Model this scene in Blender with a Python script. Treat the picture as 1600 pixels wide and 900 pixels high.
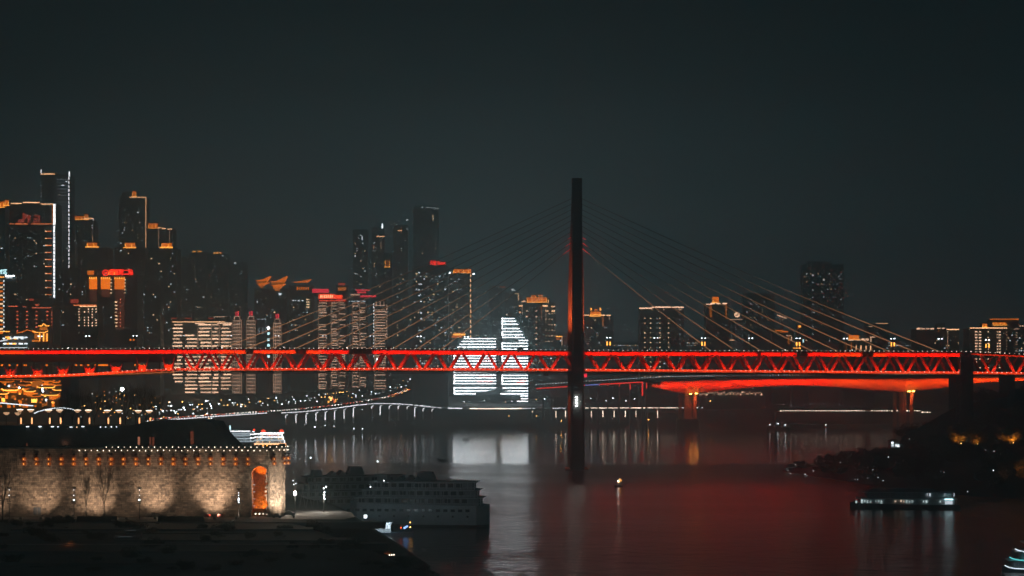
import bpy, math, random
from mathutils import Vector, noise
random.seed(7)
R = random.Random(11)
sc = bpy.context.scene
for o in list(bpy.data.objects): bpy.data.objects.remove(o)
col = sc.collection
F, H = 3000.0, 58.0            # focal length in photograph pixels, eye height in metres
def X(px, Y): return (px-800.0)/F*Y
def Z(py, Y): return H-(py-590.0)/F*Y
def P(px, py, Y): return Vector((X(px, Y), Y, Z(py, Y)))
def lerp(a, b, t): return a+(b-a)*t
def interp(pts, x):
    if x <= pts[0][0]: return pts[0][1]
    for (a, b), (c, d) in zip(pts, pts[1:]):
        if x <= c: return lerp(b, d, (x-a)/(c-a) if c > a else 0)
    return pts[-1][1]
# ------------------------------------------------------------------ camera
cd = bpy.data.cameras.new('camera'); cam = bpy.data.objects.new('camera', cd); col.objects.link(cam)
cd.sensor_width = 36; cd.lens = 36*F/1600; cd.shift_y = 140/1600
cd.clip_start = 1; cd.clip_end = 30000
cam.location = (0, 0, H); cam.rotation_euler = (math.radians(90), 0, 0); sc.camera = cam
# ------------------------------------------------------------------ world: night sky, city glow low over the horizon
w = bpy.data.worlds.new('World'); sc.world = w; w.use_nodes = True
nt = w.node_tree; N = nt.nodes; L = nt.links; N.clear()
out = N.new('ShaderNodeOutputWorld'); bg = N.new('ShaderNodeBackground'); L.new(bg.outputs[0], out.inputs[0])
tc = N.new('ShaderNodeTexCoord'); sep = N.new('ShaderNodeSeparateXYZ'); L.new(tc.outputs['Generated'], sep.inputs[0])
ramp = N.new('ShaderNodeValToRGB'); cr = ramp.color_ramp
L.new(sep.outputs[2], ramp.inputs[0])
SKY = [(0.0, (.132, .264, .304)), (.045, (.098, .190, .219)), (.10, (.0320, .0610, .0700)), (.15, (.0105, .0205, .0235)), (.20, (.0042, .0090, .0105)), (.45, (.0046, .0108, .0128)), (1.0, (.0046, .0108, .0128))]
cr.elements[0].position = SKY[0][0]; cr.elements[0].color = (*SKY[0][1], 1)
cr.elements[1].position = 1.0; cr.elements[1].color = (*SKY[-1][1], 1)
for p_, c_ in SKY[1:-1]:
    e = cr.elements.new(p_); e.color = (*c_, 1)
# the glow is strongest over the brightly lit middle of the city and falls off to both sides
dt = N.new('ShaderNodeVectorMath'); dt.operation = 'DOT_PRODUCT'; dt.inputs[1].default_value = (-0.045, 1, 0)
L.new(tc.outputs['Generated'], dt.inputs[0])
mr = N.new('ShaderNodeMapRange'); mr.interpolation_type = 'SMOOTHSTEP'
mr.inputs['From Min'].default_value = .955; mr.inputs['From Max'].default_value = 1.0
mr.inputs['To Min'].default_value = .5; mr.inputs['To Max'].default_value = 1.1
L.new(dt.outputs['Value'], mr.inputs['Value'])
mul = N.new('ShaderNodeVectorMath'); mul.operation = 'SCALE'
L.new(ramp.outputs[0], mul.inputs[0]); L.new(mr.outputs[0], mul.inputs['Scale'])
L.new(mul.outputs[0], bg.inputs[0]); bg.inputs[1].default_value = 1.0
sc.view_settings.view_transform = 'Standard'; sc.view_settings.look = 'None'
sc.view_settings.exposure = 0; sc.view_settings.gamma = 1
cy = sc.cycles
cy.use_denoising = True; cy.max_bounces = 8; cy.diffuse_bounces = 2; cy.glossy_bounces = 3
cy.volume_bounces = 5; cy.sample_clamp_indirect = 2.5; cy.use_guiding = True; cy.use_adaptive_sampling = False; cy.sample_clamp_direct = 0
try: cy.denoiser = 'OPENIMAGEDENOISE'
except Exception: pass
# ------------------------------------------------------------------ materials
MATS = {}
def rgb(h):
    h = h.lstrip('#'); v = [int(h[i:i+2], 16)/255 for i in (0, 2, 4)]
    return tuple(c/12.92 if c <= .04045 else ((c+.055)/1.055)**2.4 for c in v)
def matte(key, c, rough=.8, scale=.2, var=.35, bump=0.0, bscale=None, metal=0.0):
    m = bpy.data.materials.new(key); m.use_nodes = True; n = m.node_tree.nodes; l = m.node_tree.links
    b = n['Principled BSDF']; b.inputs['Roughness'].default_value = rough; b.inputs['Metallic'].default_value = metal
    t = n.new('ShaderNodeTexNoise'); t.inputs['Scale'].default_value = scale; t.inputs['Detail'].default_value = 5
    g = n.new('ShaderNodeNewGeometry'); l.new(g.outputs['Position'], t.inputs['Vector'])
    r = n.new('ShaderNodeValToRGB'); r.color_ramp.elements[0].position = .3; r.color_ramp.elements[1].position = .7
    r.color_ramp.elements[0].color = (*[x*(1-var) for x in c], 1); r.color_ramp.elements[1].color = (*[min(1, x*(1+var)) for x in c], 1)
    l.new(t.outputs[0], r.inputs[0]); l.new(r.outputs[0], b.inputs['Base Color'])
    if bump:
        t2 = n.new('ShaderNodeTexNoise'); t2.inputs['Scale'].default_value = bscale or scale*5; t2.inputs['Detail'].default_value = 6
        l.new(g.outputs['Position'], t2.inputs['Vector'])
        bp = n.new('ShaderNodeBump'); bp.inputs['Distance'].default_value = bump; l.new(t2.outputs[0], bp.inputs['Height'])
        l.new(bp.outputs[0], b.inputs['Normal'])
    MATS[key] = m; return m
NEAR = ('lantern', 'bulb', 'uplight', 'shade', 'door', 'flood', 'step', 'ship_', 'lamp_dot', 'cable', 'strong')
def emit(key, c, s, sample=False, vary=.5):
    if not key.startswith(NEAR): s *= 1.8
    m = bpy.data.materials.new(key); m.use_nodes = True; n = m.node_tree.nodes; l = m.node_tree.links
    b = n['Principled BSDF']; b.inputs['Base Color'].default_value = (.1, .1, .1, 1); b.inputs['Roughness'].default_value = .5
    b.inputs['Emission Color'].default_value = (*c, 1)
    oi = n.new('ShaderNodeObjectInfo'); mr_ = n.new('ShaderNodeMapRange')
    mr_.inputs['To Min'].default_value = s*(1-vary); mr_.inputs['To Max'].default_value = s*(1+vary*.5)
    l.new(oi.outputs['Random'], mr_.inputs['Value']); l.new(mr_.outputs[0], b.inputs['Emission Strength'])
    m.cycles.emission_sampling = 'FRONT_BACK' if sample else 'NONE'
    MATS[key] = m; return m
matte('tower_concrete', (.10, .15, .165), .8, .05, .3)
matte('tower_dark', (.06, .09, .10), .5, .05, .3)
matte('concrete', (.26, .27, .27), .85, .15, .3, .03, 1.5)
matte('pale_concrete', (.5, .5, .48), .85, .3, .2)
matte('pylon_concrete', (.09, .105, .11), .8, .08, .3, .03, .5)
matte('bridge_red', (.62, .075, .02), .55, .25, .25)
matte('deck_dark', (.05, .055, .06), .7, .3, .3)
matte('cable_steel', (.03, .035, .037), .5, .3, .1)
matte('steel_dark', (.06, .065, .07), .5, 1, .2, metal=.4)
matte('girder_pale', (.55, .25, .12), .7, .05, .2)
matte('earth', (.19, .24, .24), .95, .03, .5, .6, .15)
matte('bank', (.07, .08, .08), .95, .02, .5, .5, .1)
matte('wooded_ground', (.05, .06, .055), .95, .03, .5, .6, .15)
matte('asphalt', (.05, .05, .052), .9, .2, .3)
matte('bark', (.12, .10, .085), .9, 1.5, .35)
matte('branch_dark', (.05, .05, .045), .9, 1.5, .3)
matte('foliage', (.045, .06, .035), .8, .6, .55)
matte('stone_light', (.46, .37, .29), .85, .5, .35, .05, 3)
matte('stone_mid', (.33, .265, .21), .88, .5, .35, .05, 3)
matte('stone_dark', (.21, .17, .14), .9, .5, .35, .05, 3)
matte('mortar', (.10, .09, .08), .95, .7, .3)
matte('orange_stone', (.55, .26, .12), .85, 1.5, .35, .04, 4)
matte('roof_dark', (.10, .125, .13), .75, .3, .4, .1, 1)
matte('ship_white', (.76, .80, .82), .6, .15, .12, .02, .6)
matte('ship_grey', (.42, .46, .48), .6, .15, .2)
matte('ship_glass', (.02, .03, .035), .15, .4, .2)
matte('hull_dark', (.05, .07, .09), .5, .3, .2)
matte('canopy_grey', (.22, .24, .26), .7, .3, .2)
matte('red_paint', (.45, .06, .04), .5, .5, .15)
matte('car_paint', (.30, .31, .33), .35, .5, .2)
emit('win_white', (.85, .95, 1), 2.2); emit('win_warm', (1, .62, .34), 2.4); emit('win_dim', (.8, .9, 1), .55, vary=.7)
emit('win_red', (1, .16, .07), 1.3)
emit('bar_warm', (1, .58, .36), 2.4, vary=.5)
emit('bar_pink', (1, .56, .37), 1.25, vary=.4)
emit('line_warm', (1, .50, .24), 3.2, vary=.4); emit('line_white', (.95, .97, 1), 3.6, vary=.3)
emit('line_orange', (1, .22, .06), 1.6, vary=.4)
emit('line_dim', (1, .55, .35), .8, vary=.5)
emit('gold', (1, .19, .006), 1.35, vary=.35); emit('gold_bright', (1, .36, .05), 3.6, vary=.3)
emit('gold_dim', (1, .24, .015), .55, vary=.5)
emit('panel_low', (.5, .12, .06), .16, vary=.3)
emit('red_sign', (1, .02, .008), 3.2, vary=.1); emit('red_orange', (1, .05, .01), 2.0, vary=.3); emit('crimson', (1, .04, .07), 1.1, vary=.3)
emit('logo_red', (1, .10, .05), .42, vary=.2)
emit('led_white', (.93, .97, 1), 8.5, True, vary=.15)
emit('led_pink', (1, .72, .62), 2.4, True, vary=.15)
emit('teal_sign', (.55, .95, 1), 2.4, vary=.1)
emit('lamp_white', (.85, .95, 1), 9, vary=.5); emit('lamp_dot', (1, .8, .62), 5, vary=.6)
emit('lamp_warm', (1, .45, .12), 7, vary=.5)
emit('quay_light', (.95, .95, 1), 2.6, True, vary=.4)
emit('quay_warm', (1, .78, .6), 4.2, True, vary=.4)
emit('head_light', (1, .95, .85), 7, vary=.4); emit('tail_light', (1, .08, .02), 4, vary=.4)
emit('cable_glow', (1, .42, .18), .75, vary=.1)
emit('lantern_orange', (1, .16, .008), .42, vary=.45); emit('lantern_core', (1, .42, .07), 1.6, vary=.4)
emit('bulb', (1, .82, .62), 5, vary=.6)
emit('uplight_warm', (1, .42, .16), 3.0, vary=.3); emit('shade_warm', (1, .56, .30), .8, vary=.2)
emit('blue', (.25, .45, 1), 1.6, vary=.2); emit('blue_line', (.25, .35, 1), .9, vary=.2)
emit('rim_red', (1, .03, .02), 1.6, vary=.1)
emit('ship_window', (.8, 1, 1), .85, vary=.75); emit('ship_window_warm', (1, .75, .55), 1.0, vary=.6); emit('teal_line', (.15, .8, .8), .7, vary=.2)
emit('ferry_line', (.75, .9, 1), 1.0, vary=.25); emit('pier_glow', (1, .40, .07), 30, True, vary=.1)
emit('strong_white', (1, .93, .85), 60, True, vary=.1)
emit('door_glow', (1, .36, .2), .5, vary=.2); emit('flood_face', (1, .75, .5), 6, vary=.2)
emit('step_glow', (.6, .78, .85), .11, vary=.4)
# ------------------------------------------------------------------ mesh builder
class MB:
    def __init__(s): s.v = []; s.f = []; s.mi = []; s.cur = 0
    def quadbox(s, c8):
        n = len(s.v); s.v += [tuple(p) for p in c8]
        for q in ((0, 3, 2, 1), (4, 5, 6, 7), (0, 1, 5, 4), (1, 2, 6, 5), (2, 3, 7, 6), (3, 0, 4, 7)):
            s.f.append(tuple(n+i for i in q)); s.mi.append(s.cur)
        return s
    def box(s, x0, x1, y0, y1, z0, z1):
        return s.quadbox([(x0, y0, z0), (x1, y0, z0), (x1, y1, z0), (x0, y1, z0), (x0, y0, z1), (x1, y0, z1), (x1, y1, z1), (x0, y1, z1)])
    def taper(s, x0, x1, y0, y1, z0, z1, dx, dy):
        return s.quadbox([(x0, y0, z0), (x1, y0, z0), (x1, y1, z0), (x0, y1, z0), (x0+dx, y0+dy, z1), (x1-dx, y0+dy, z1), (x1-dx, y1-dy, z1), (x0+dx, y1-dy, z1)])
    def beam(s, a, b, wy, wt):      # wy = width along Y, wt = thickness in the plane
        a = Vector(a); b = Vector(b); d = (b-a).normalized()
        side = Vector((0, 1, 0)) if abs(d.y) < .9 else Vector((1, 0, 0))
        up = d.cross(side).normalized(); side = up.cross(d).normalized()
        c = []
        for p in (a, b):
            for i, j in ((-1, -1), (1, -1), (1, 1), (-1, 1)): c.append(p+side*(i*wy/2)+up*(j*wt/2))
        return s.quadbox(c)
    def tube(s, a, b, r0, r1=None, n=6):
        r1 = r0 if r1 is None else r1
        a = Vector(a); b = Vector(b); d = (b-a)
        if d.length < 1e-6: return s
        d.normalize(); u = d.orthogonal().normalized(); v = d.cross(u)
        k = len(s.v)
        for p, r in ((a, r0), (b, r1)):
            for i in range(n):
                t = 2*math.pi*i/n; s.v.append(tuple(p+u*(math.cos(t)*r)+v*(math.sin(t)*r)))
        for i in range(n):
            j = (i+1) % n; s.f.append((k+i, k+j, k+n+j, k+n+i)); s.mi.append(s.cur)
        s.f.append(tuple(k+i for i in reversed(range(n)))); s.mi.append(s.cur)
        s.f.append(tuple(k+n+i for i in range(n))); s.mi.append(s.cur)
        return s
    def lathe(s, prof, n=10, cx=0, cy_=0, cz=0):
        k = len(s.v)
        for r, z in prof:
            for i in range(n):
                t = 2*math.pi*i/n; s.v.append((cx+math.cos(t)*r, cy_+math.sin(t)*r, cz+z))
        for m in range(len(prof)-1):
            for i in range(n):
                j = (i+1) % n; s.f.append((k+m*n+i, k+m*n+j, k+(m+1)*n+j, k+(m+1)*n+i)); s.mi.append(s.cur)
        s.f.append(tuple(k+i for i in reversed(range(n)))); s.mi.append(s.cur)
        s.f.append(tuple(k+(len(prof)-1)*n+i for i in range(n))); s.mi.append(s.cur)
        return s
    def prism(s, poly, y0, y1):     # outline in (x, z) pushed along Y
        k = len(s.v); n = len(poly)
        for y in (y0, y1): s.v += [(x, y, z) for x, z in poly]
        s.f.append(tuple(k+i for i in range(n))); s.mi.append(s.cur)
        s.f.append(tuple(k+n+i for i in reversed(range(n)))); s.mi.append(s.cur)
        for i in range(n):
            j = (i+1) % n; s.f.append((k+j, k+i, k+n+i, k+n+j)); s.mi.append(s.cur)
        return s
    def mesh(s, name, mats, smooth=False):
        me = bpy.data.meshes.new(name); me.from_pydata(s.v, [], s.f)
        for m in (mats if isinstance(mats, (list, tuple)) else [mats]): me.materials.append(MATS[m])
        me.polygons.foreach_set('material_index', s.mi)
        if smooth: me.polygons.foreach_set('use_smooth', [True]*len(s.f))
        me.update(); return me
def link(name, data, parent=None, loc=(0, 0, 0), world=False):
    o = bpy.data.objects.new(name, data); col.objects.link(o)
    if parent is not None:
        o.parent = parent
        o.location = Vector(loc)-Vector(wloc(parent)) if world else loc
    else: o.location = loc
    return o
def wloc(o):
    p = Vector((0, 0, 0))
    while o is not None: p += Vector(o.location); o = o.parent
    return p
def part(name, mb, mats, parent, smooth=False, kind=None, label=None):  # mb in world coordinates
    base = wloc(parent)
    mb.v = [(x-base.x, y-base.y, z-base.z) for x, y, z in mb.v]
    o = link(name, mb.mesh(name, mats, smooth), parent)
    if kind: o['kind'] = kind
    if label: o['label'] = label
    return o
def thing(name, label, cat, loc, group=None, data=None):
    o = bpy.data.objects.new(name, data); col.objects.link(o); o.location = loc
    if data is None: o.empty_display_size = 2
    o['label'] = label; o['category'] = cat
    if group: o['group'] = group
    return o
def structure(name, mb, mats, smooth=False):
    o = link(name, mb.mesh(name, mats, smooth)); o['kind'] = 'structure'; return o
UNIT = {}
def unit(matk, shape='box'):
    k = (matk, shape)
    if k not in UNIT:
        b = MB()
        if shape == 'box': b.box(-.5, .5, -.5, .5, -.5, .5)
        elif shape == 'ball': b.lathe([(.12, -.5), (.4, -.32), (.5, 0), (.4, .32), (.12, .5)], 8)
        UNIT[k] = b.mesh(shape+'_'+matk, matk)
    return UNIT[k]
def piece(name, parent, matk, c, s, shape='box'):
    o = bpy.data.objects.new(name, unit(matk, shape)); col.objects.link(o)
    o.parent = parent; o.location = Vector(c)-wloc(parent); o.scale = s; return o
def lamp(kind, name, loc, color, power, parent=None, target=None, **kw):
    ld = bpy.data.lights.new(name, kind); ld.color = color; ld.energy = power
    for k, v in kw.items(): setattr(ld, k, v)
    o = bpy.data.objects.new(name, ld); col.objects.link(o)
    if parent: o.parent = parent; o.location = Vector(loc)-wloc(parent)
    else: o.location = loc
    if target is not None:
        o.rotation_euler = (Vector(target)-Vector(loc)).to_track_quat('-Z', 'Y').to_euler()
    return o
def text_mesh(txt, size, matk, depth=.3):
    cu = bpy.data.curves.new('lettering', 'FONT'); cu.body = txt; cu.size = size; cu.extrude = depth/2
    cu.align_x = 'CENTER'; cu.align_y = 'CENTER'; cu.resolution_u = 2; cu.offset = size*.02
    o = bpy.data.objects.new('tmp', cu); col.objects.link(o)
    dg = bpy.context.evaluated_depsgraph_get()
    me = bpy.data.meshes.new_from_object(o.evaluated_get(dg)); bpy.data.objects.remove(o)
    me.materials.clear(); me.materials.append(MATS[matk]); return me
def lettering(name, txt, size, matk, parent, c, width=None, rz=0):
    me = text_mesh(txt, size, matk)
    o = link(name, me, parent, c, world=True); o.rotation_euler = (math.radians(90), 0, rz)
    if width:
        xs = [v.co.x for v in me.vertices]; o.scale.x = width/max(.01, max(xs)-min(xs))
    return o
# ------------------------------------------------------------------ water
def water_material():
    m = bpy.data.materials.new('river_water'); m.use_nodes = True; n = m.node_tree.nodes; l = m.node_tree.links
    b = n['Principled BSDF']; b.inputs['Base Color'].default_value = (.050, .042, .042, 1); b.inputs['IOR'].default_value = 1.33
    g = n.new('ShaderNodeNewGeometry')
    def nz(scale, sy, detail=3):
        mp = n.new('ShaderNodeMapping'); mp.inputs['Scale'].default_value = (scale, scale*sy, scale); l.new(g.outputs['Position'], mp.inputs[0])
        t = n.new('ShaderNodeTexNoise'); t.inputs['Scale'].default_value = 1; t.inputs['Detail'].default_value = detail; l.new(mp.outputs[0], t.inputs['Vector']); return t
    a = nz(.15, .9, 5); c = nz(.045, .6, 3); d = nz(.0042, 3.6, 4)
    b1 = n.new('ShaderNodeBump'); b1.inputs['Distance'].default_value = .85; b1.inputs['Strength'].default_value = 1
    l.new(a.outputs[0], b1.inputs['Height'])
    b2 = n.new('ShaderNodeBump'); b2.inputs['Distance'].default_value = 1.1; l.new(c.outputs[0], b2.inputs['Height']); l.new(b1.outputs[0], b2.inputs['Normal'])
    l.new(b2.outputs[0], b.inputs['Normal'])
    mr_ = n.new('ShaderNodeMapRange'); mr_.inputs['From Min'].default_value = .40; mr_.inputs['From Max'].default_value = .62
    mr_.inputs['To Min'].default_value = .80; mr_.inputs['To Max'].default_value = 1.15
    l.new(d.outputs[0], mr_.inputs['Value'])
    sp = n.new('ShaderNodeSeparateXYZ'); l.new(g.outputs['Position'], sp.inputs[0])
    def byY(vals):                       # calm near the quay, ruffled in mid river, calm again beyond the bridge
        r_ = n.new('ShaderNodeValToRGB'); e_ = r_.color_ramp; m3 = n.new('ShaderNodeMapRange'); m3.inputs['From Min'].default_value = 400; m3.inputs['From Max'].default_value = 2400
        l.new(sp.outputs[1], m3.inputs['Value']); wv = n.new('ShaderNodeMath'); wv.operation = 'MULTIPLY_ADD'; wv.inputs[1].default_value = .03; l.new(d.outputs[0], wv.inputs[0]); l.new(m3.outputs[0], wv.inputs[2]); l.new(wv.outputs[0], r_.inputs[0])
        for i, (y_, v_) in enumerate(vals):
            q = (y_-400)/2000+.015
            el = e_.elements[i] if i < 2 else e_.elements.new(q); el.position = q; el.color = (v_, v_, v_, 1)
        return r_
    ry = byY([(400, .15), (700, .17), (900, .20), (1265, .19), (1310, .09), (2400, .085)])
    ad = n.new('ShaderNodeMath'); ad.operation = 'MULTIPLY'; l.new(mr_.outputs[0], ad.inputs[0]); l.new(ry.outputs[0], ad.inputs[1]); l.new(ad.outputs[0], b.inputs['Roughness'])
    sy_ = byY([(400, 1), (700, 1), (900, 1), (1265, 1), (1310, .2), (2400, .15)]); l.new(sy_.outputs[0], b1.inputs['Strength']); l.new(sy_.outputs[0], b2.inputs['Strength'])
    MATS['river_water'] = m
water_material()
b = MB(); b.v = [(-2600, -40, 0), (2600, -40, 0), (2600, 5200, 0), (-2600, 5200, 0)]; b.f = [(0, 1, 2, 3)]; b.mi = [0]
structure('river_water', b, 'river_water')
ORD = ['first', 'second', 'third', 'fourth', 'fifth', 'sixth', 'seventh', 'eighth', 'ninth', 'tenth', 'eleventh', 'twelfth', 'thirteenth', 'fourteenth', 'fifteenth', 'sixteenth', 'seventeenth', 'eighteenth', 'nineteenth']
TENS = ['', '', 'twenty', 'thirty', 'forty', 'fifty', 'sixty', 'seventy', 'eighty', 'ninety']
def nth(i):                            # 0 -> first
    i += 1
    if i < 20: return ORD[i-1]
    if i >= 100: return 'hundred and '+nth(i-101) if i > 100 else 'hundredth'
    t_, u_ = divmod(i, 10)
    return TENS[t_][:-1]+'ieth' if u_ == 0 else TENS[t_]+'-'+ORD[u_-1]
# ------------------------------------------------------------------ far land
SH = [(-2500, 900), (-300, 1000), (0, 1150), (250, 1440), (345, 1640), (450, 1871), (600, 2047), (700, 2122), (850, 2175), (1000, 2230), (1700, 2230), (4000, 2300)]
PROF = [(-80, -6), (0, -.4), (14, 4), (45, 9), (75, 12), (130, 18), (400, 27), (700, 40), (1200, 55), (1800, 85), (2600, 110)]
def yshore(px): return interp(SH, px)
def far_z(x, y):
    px = 800+F*x/max(y, 1); d = y-yshore(px)
    z = interp(PROF, d)
    return z+(noise.noise(Vector((x*.006, y*.006, 1)))*5*min(1, max(0, d/120)))
b = MB(); nx, ny = 150, 90
for j in range(ny+1):
    Y = 1000+(j/ny)**1.35*4100
    for i in range(nx+1):
        x = -2500+5000*i/nx
        b.v.append((x, Y, far_z(x, Y) if far_z(x, Y) > -5 else -5))
for j in range(ny):
    for i in range(nx):
        k = j*(nx+1)+i; b.f.append((k, k+1, k+nx+2, k+nx+1)); b.mi.append(0)
structure('far_bank_ground', b, 'bank', True)
# ------------------------------------------------------------------ towers of the city
class Tower:
    def __init__(s, label, x0, x1, ytop, Y, name='tower', cat='tower', group=None, mat='tower_concrete', depth=None, steps=None, ybase=None, slabs=True):
        if Y >= 2650: Y *= 1.2                     # the second row of the city stands well back in the haze
        s.Y = Y; s.x0, s.x1, s.ytop = x0, x1, ytop; s.k = Y/F
        xa, xb = X(x0, Y), X(x1, Y); zt = Z(ytop, Y)
        s.depth = depth or max(14, min(34, (xb-xa)*.9))
        zb = min(far_z(xa, Y), far_z(xb, Y), far_z(xa, Y+s.depth))-3
        if ybase: zb = Z(ybase, Y)
        s.zb = zb
        s.root = thing(name, label, cat, ((xa+xb)/2, Y+s.depth/2, zb), group)
        m = MB(); m.box(xa, xb, Y, Y+s.depth, zb, zt)
        if slabs:
            fl = 3.6; n = int((zt-zb)/fl)
            for i in range(1, n): m.box(xa-.35, xb+.35, Y-.35, Y+s.depth+.35, zb+i*fl, zb+i*fl+.5)
            for q in range(max(2, int((xb-xa)/6))+1):
                t = q/max(2, int((xb-xa)/6)); xc = lerp(xa, xb, t); m.box(xc-.5, xc+.5, Y-.55, Y+.1, zb, zt)
        part('wall', m, mat, s.root)
        rf = MB(); rf.box(xa-.6, xb+.6, Y-.7, Y+s.depth+.6, zt, zt+1.0); part('roof', rf, 'tower_dark', s.root)
    def box(s, name, x0, x1, y0, y1, mat, off=.9, th=.5, depth=None):
        Y = s.Y; c = (X((x0+x1)/2, Y), Y-off-th/2, Z((y0+y1)/2, Y))
        return piece(name, s.root, mat, c, (abs(x1-x0)*s.k, th, abs(y1-y0)*s.k))
    def block(s, x0, x1, y0, y1, mat='tower_concrete', name='penthouse', back=2, dep=None):
        Y = s.Y; m = MB(); m.box(X(x0, Y), X(x1, Y), Y+back, Y+back+(dep or s.depth*.6), Z(y1, Y), Z(y0, Y)); part(name, m, mat, s.root)
    def hline(s, x0, x1, y, h=1.1, mat='line_warm', seg=None, name='light_strip'):
        n = max(1, int(abs(x1-x0)/(seg or 1e9)))
        for i in range(n):
            a = lerp(x0, x1, i/n); c = lerp(x0, x1, (i+1)/n)
            s.box(name, a, c-(0.25*(c-a) if n > 1 else 0), y-h/2, y+h/2, mat)
    def vline(s, x, y0, y1, w=1.1, mat='line_white', seg=None, duty=.65, name='light_strip'):
        n = max(1, int(abs(y1-y0)/(seg or 1e9)))
        for i in range(n):
            a = lerp(y0, y1, i/n); c = lerp(y0, y1, (i+1)/n)
            s.box(name, x-w/2, x+w/2, a, a+(c-a)*(duty if n > 1 else 1), mat)
    def wins(s, xs, y0, y1, st, w=1.6, h=1.2, mat='win_white', p=1.0, jit=0):
        for x in xs:
            y = y0
            while y <= y1:
                if R.random() < p: s.box('lit_window', x-w/2+R.uniform(-jit, jit), x+w/2, y-h/2, y+h/2, mat)
                y += st
    def rand(s, n, y0=None, y1=None, x0=None, x1=None, mats=('win_white', 'win_dim', 'win_dim', 'win_warm'), w=1.3, h=1.3):
        x0 = s.x0+2 if x0 is None else x0; x1 = s.x1-2 if x1 is None else x1; y0 = s.ytop+6 if y0 is None else y0; y1 = 543 if y1 is None else y1
        seen = set()
        for _ in range(int(n*.8)):
            gx = round(R.uniform(x0, x1)/3)*3; gy = round(R.uniform(y0, y1)/4)*4
            if (gx, gy) in seen or gx < s.x0+.8 or gx > s.x1-.8: continue
            seen.add((gx, gy)); ww = w*R.choice((.8, 1, 1, 1.7)); s.box('lit_window', gx-ww/2, gx+ww/2, gy-h/2, gy+h/2, R.choice(mats))
    def crown(s, x0, x1, y0, y1, mat='gold', cols=5, eave=True, bright='gold_bright', base=True):  # golden floodlighting imitated by emissive faces, foot strips and columns
        Y = s.Y; back = 1
        m = MB(); m.box(X(x0, Y)+.4, X(x1, Y)-.4, Y+back, Y+back+s.depth*.5, Z(y1, Y), Z(y0, Y)); part('crown', m, 'tower_dark', s.root)
        s.box('crown_glow', x0+.4, x1-.4, y0+.8, y1-.4, mat, off=-.9)
        if base: s.box('crown_foot_glow', x0-.8, x1+.8, y1-.4, y1+.6, bright, off=-.2)
        for i in range(cols):
            x = lerp(x0+.8, x1-.8, i/max(1, cols-1)); s.box('crown_column', x-.35, x+.35, lerp(y0, y1, .35), y1, bright if i % 2 == 0 else 'gold', off=-.5)
        if eave:
            m = MB(); m.box(X(x0-1, Y), X(x1+1, Y), Y-.6, Y+s.depth*.5+2, Z(y0, Y), Z(y0, Y)+.8); part('crown_eave', m, 'tower_dark', s.root)
# --- far left group
t = Tower('tallest tower on the left, slim, with a warm line on half its roof', 64, 108, 274, 2640, mat='tower_dark', steps=1)
t.block(64, 86, 268, 275); t.hline(64, 86, 272, 1.6); t.vline(64.5, 265, 272, 1.1, 'line_white'); t.vline(108.5, 268, 276, 1.8, 'line_white')
t.vline(108, 277, 421, 1.3, 'line_white', seg=6.2, duty=.6); t.vline(64.5, 284, 318, .8, 'win_dim', seg=5.5, duty=.25)
for y in range(280, 362, 5): t.hline(89, 107, y+.4, .4, 'win_dim', name='floor_light')
t.box('lit_window', 96, 101, 289, 290.5, 'win_white'); t.box('lit_window', 103, 105.5, 283, 284.4, 'win_white'); t.rand(14, 290, 440, 88, 106)
t = Tower('broad dark tower at the left with white right edge and short orange dashes', 8, 86, 319, 2300)
t.hline(14, 34, 318, 1.4); t.hline(36, 62, 316.5, 1.3, 'line_warm'); t.hline(64, 84, 319, 1.5, 'line_warm')
t.vline(85.3, 319, 351, 3.2, 'line_white'); t.vline(85, 353, 466, 2.4, 'line_white', seg=5.4, duty=.78)
t.vline(82.3, 320, 350, 1.6, 'gold_dim')
t.hline(8, 22, 350, 1.5, 'line_orange'); t.hline(24, 44, 350, 1.5, 'line_orange'); t.hline(49, 82, 350, 1.5, 'line_orange')
for i in range(10): t.hline(71, 81, 361.5+11.0*i, 1.1, 'line_orange'); t.hline(71, 73.5, 361.5+11*i, 1.2, 'line_warm')
Yl = 2300; k = Yl/F
m = MB()                                                     # emblem: tall pointed arch house on a stepped base
def plat(m, pts): m.prism([(X(a, Yl), Z(c, Yl)) for a, c in pts][::-1], Yl-1.8, Yl-1.2)
plat(m, [(36, 348), (36, 332), (41, 335), (41, 343), (38.6, 343), (38.6, 348)]); plat(m, [(41, 335), (49, 337), (46, 348), (43.5, 348), (43.5, 342), (41, 340)])
plat(m, [(28, 348), (29, 344), (36, 342), (36, 348)])
plat(m, [(52, 348), (53, 345), (59, 345), (59, 348)]); plat(m, [(53, 343.5), (53, 341), (58.5, 341), (58.5, 343.5)]); plat(m, [(53.5, 338), (54.5, 336), (64, 337.3), (62.5, 339), (62.5, 348), (60.5, 348), (60.5, 338.7)])
part('roof_emblem', m, 'logo_red', t.root)
t.box('lit_window', 9, 11.5, 362, 370, 'win_white', ); t.rand(26, 360, 470, 10, 70); t.block(8, 84, 340, 349, 'tower_concrete')
t = Tower('narrow tower at the left frame edge with a small orange crown', -25, 7, 326, 2200); t.crown(0, 6.5, 314, 324, cols=3); t.crown(7, 13.5, 312, 321, cols=3); t.rand(8, 340, 420, -10, 5)
t.crown(-22, -1, 316, 325, cols=4)
t = Tower('slim tower behind the tallest one with a long golden crown', 109, 147, 345, 2750); t.crown(110, 131, 337, 343, cols=8); t.crown(131, 138, 334, 343, cols=3); t.crown(109, 116, 331, 336, cols=3, base=False); t.hline(131, 146, 341.5, 1.6); t.vline(145.8, 341, 345, 1); t.rand(14, 350, 420)
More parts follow.
